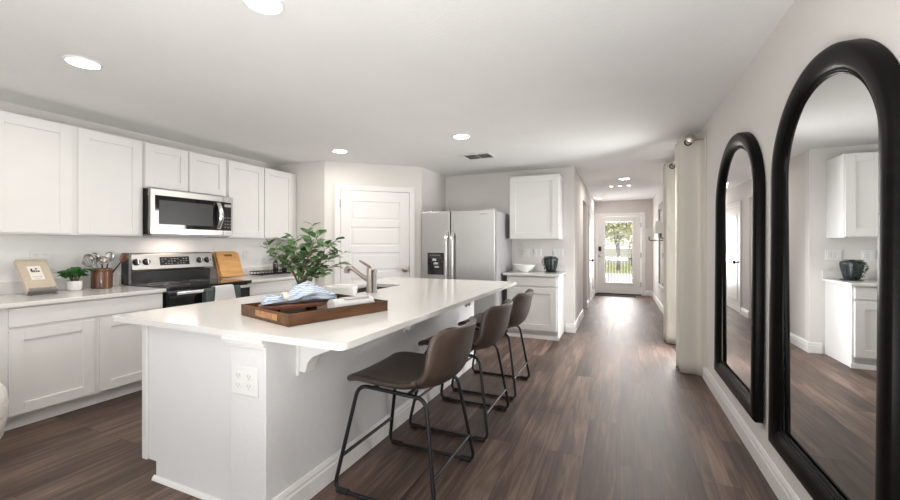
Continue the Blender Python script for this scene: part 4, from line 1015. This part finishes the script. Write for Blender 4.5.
# leafy branches in a vase
cx, cy = -1.985, 2.045
t = thing('vase_of_branches', (cx, cy, CZ), 'leafy green branches in a pale blue vase on the island', 'vase plant')
build('vase', MB().lathe([(.05, 0), (.062, .004), (.068, .05), (.055, .095), (.044, .12), (.048, .135), (.044, .135), (.04, .118), (.0, .1)], (cx, cy, Z0), 28), M['vaseglass'], t, smooth=True)
lf = MB(); sm = MB(); random.seed(21)
R_ = Vector((math.cos(YAW), math.sin(YAW), 0)); D_ = Vector((-math.sin(YAW), math.cos(YAW), 0))
base = Vector((cx, cy, Z0+.11))
ends = [(-.27, .31), (-.18, .36), (-.01, .46), (-.10, .27), (.05, .33), (.12, .30), (.20, .38), (.27, .34), (.31, .25), (.30, .17), (-.20, .22), (.02, .24), (.16, .20), (-.08, .36), (.25, .28), (-.25, .26), (.09, .14), (.22, .12)]
for (ex, ez) in ends:
    dp = random.uniform(-.16, .16); tip = Vector((cx, cy, Z0+.10))+R_*(ex*.70+.035)+D_*dp+Vector((0, 0, ez*.92))
    midp = base*.5+tip*.5-R_*ex*.13+Vector((0, 0, .03)); pts = []
    for i in range(11):
        f_ = i/10; pts.append(base*(1-f_)**2+midp*2*f_*(1-f_)+tip*f_*f_)
    sm.tube(pts, [.0042-.003*i/10 for i in range(11)], 6)
    for i in range(4, 11):
        for q in range(2 if i < 10 else 3):
            p = pts[i]+Vector((random.uniform(-.012, .012),)*3); a = random.uniform(0, 2*PI)
            d = Vector((math.cos(a), math.sin(a), random.uniform(-.35, .5)))*.8+(pts[i]-pts[i-1]).normalized()*.5
            L_ = random.uniform(.05, .078); q0 = p+d.normalized()*.02
            sm.tube([p, q0], .0013, 4); lf.leaf(q0, d, Vector((random.uniform(-.5, .5), random.uniform(-.7, .2), 1)), L_, L_*.66, .25, .25)
build('branches', sm, M['stem'], t, smooth=True); build('foliage', lf, M['leaf'], t, smooth=True)

# ------------------------------------------------------------------ boucle chair at the left edge
cx, cy = -3.31, .78
t = thing('boucle_chair', (cx, cy, 0), 'white boucle armchair edge at the left side by the cabinets', 'armchair')
def shell(u, v):
    a = 2*PI*v; ph = PI*u
    r_ = (math.sin(ph)**.55 if ph > 0 else 0); z_ = .40-.235*math.copysign(abs(math.cos(ph))**.7, math.cos(ph))*1.0
    return Vector((cx+.30*r_*math.cos(a), cy+.30*r_*math.sin(a), z_))
mb = MB(); mb.lathe([(.10, .162), (.24, .17), (.295, .22), (.31, .32), (.315, .40), (.305, .47), (.27, .53), (.22, .55), (.17, .52), (.16, .45), (0, .44)], (cx, cy, 0), 40)
build('upholstered_shell', mb, M['boucle'], t, smooth=True)
build('seat_cushion', MB().lathe([(.12, .442), (.15, .46), (.15, .50), (.12, .53), (0, .535)], (cx, cy, 0), 28), M['boucle'], t, smooth=True)
for a in (.8, 2.35, 3.9, 5.5): build('leg', MB().tube([(cx+.17*math.cos(a), cy+.17*math.sin(a), .17), (cx+.20*math.cos(a), cy+.20*math.sin(a), .001)], [.02, .013], 10), M['oak'], t, smooth=True)

# ------------------------------------------------------------------ outside the front door
struct('exterior_ground', B(-12, 12, YEND+.13, 40, -.12, -.02), M['concrete'], 'pale concrete porch and drive beyond the front door', 'ground')
struct('exterior_lawn', B(-12, 12, 20, 40, -.018, .0), M['lawn'], 'dry yellow green lawn beyond the porch railing', 'ground')
t = thing('porch_railing', (0, 13.6, -.02), 'dark picket railing on the porch outside the front door', 'railing')
yr = 13.6; rl = MB(); rl.box(-2.4, 2.4, yr-.02, yr+.02, .84, .88); build('top_rail', rl, M['bronze'], t); rl = MB(); rl.box(-2.4, 2.4, yr-.015, yr+.015, .08, .11); build('bottom_rail', rl, M['bronze'], t)
for i in range(55):
    x = -2.34+i*.0867; build('picket', B(x-.009, x+.009, yr-.009, yr+.009, .111, .839), M['bronze'], t)
for x in (-2.4, 2.4): build('post', B(x-.03, x+.03, yr-.03, yr+.03, -.0195, .95), M['bronze'], t)
struct('garden_wall', B(-9, 9, 29, 29.2, 0, 1.05), M['outwall'], 'pale low wall far behind the trees outside', 'wall')
def tree(x, y, h, r, seed, label):
    random.seed(seed); t = thing('tree', (x, y, 0), label, 'tree', 'trees beyond the front door')
    tr = MB(); tr.tube([(x, y, .001), (x+.05, y, h*.3), (x-.05, y, h*.6)], [.08, .065, .04], 8)
    for k in range(9):
        a = random.uniform(0, 2*PI); tr.tube([(x, y, h*random.uniform(.25, .5)), (x+r*.5*math.cos(a), y+r*.5*math.sin(a), h*.6), (x+r*.8*math.cos(a), y+r*.8*math.sin(a), h*random.uniform(.7, .95))], [.07, .05, .02], 6)
    build('trunk', tr, M['treebark'], t, smooth=True)
    lv = MB()
    for k in range(1500):
        a = random.uniform(0, 2*PI); ph = math.acos(random.uniform(-1, 1)); q = r*random.uniform(.35, 1)
        p = Vector((x+q*math.sin(ph)*math.cos(a), y+q*math.sin(ph)*math.sin(a), h*.62+q*.8*math.cos(ph)))
        lv.leaf(p, Vector((random.uniform(-1, 1), random.uniform(-1, 1), random.uniform(-1, .6))), Vector((0, 0, 1)), random.uniform(.12, .24), random.uniform(.09, .16))
    build('foliage', lv, M['treeleaf'], t)
tree(-.1, 22, 3.6, 1.35, 3, 'yellow green tree seen in the middle of the door glass')
tree(.7, 27, 5.2, 2.0, 11, 'taller pale tree rising behind the middle tree outside')
tree(3.6, 25.5, 4.4, 1.6, 5, 'yellow green tree partly behind the right door stile')
tree(-3.6, 26, 4.4, 1.6, 8, 'yellow green tree partly behind the left door stile')
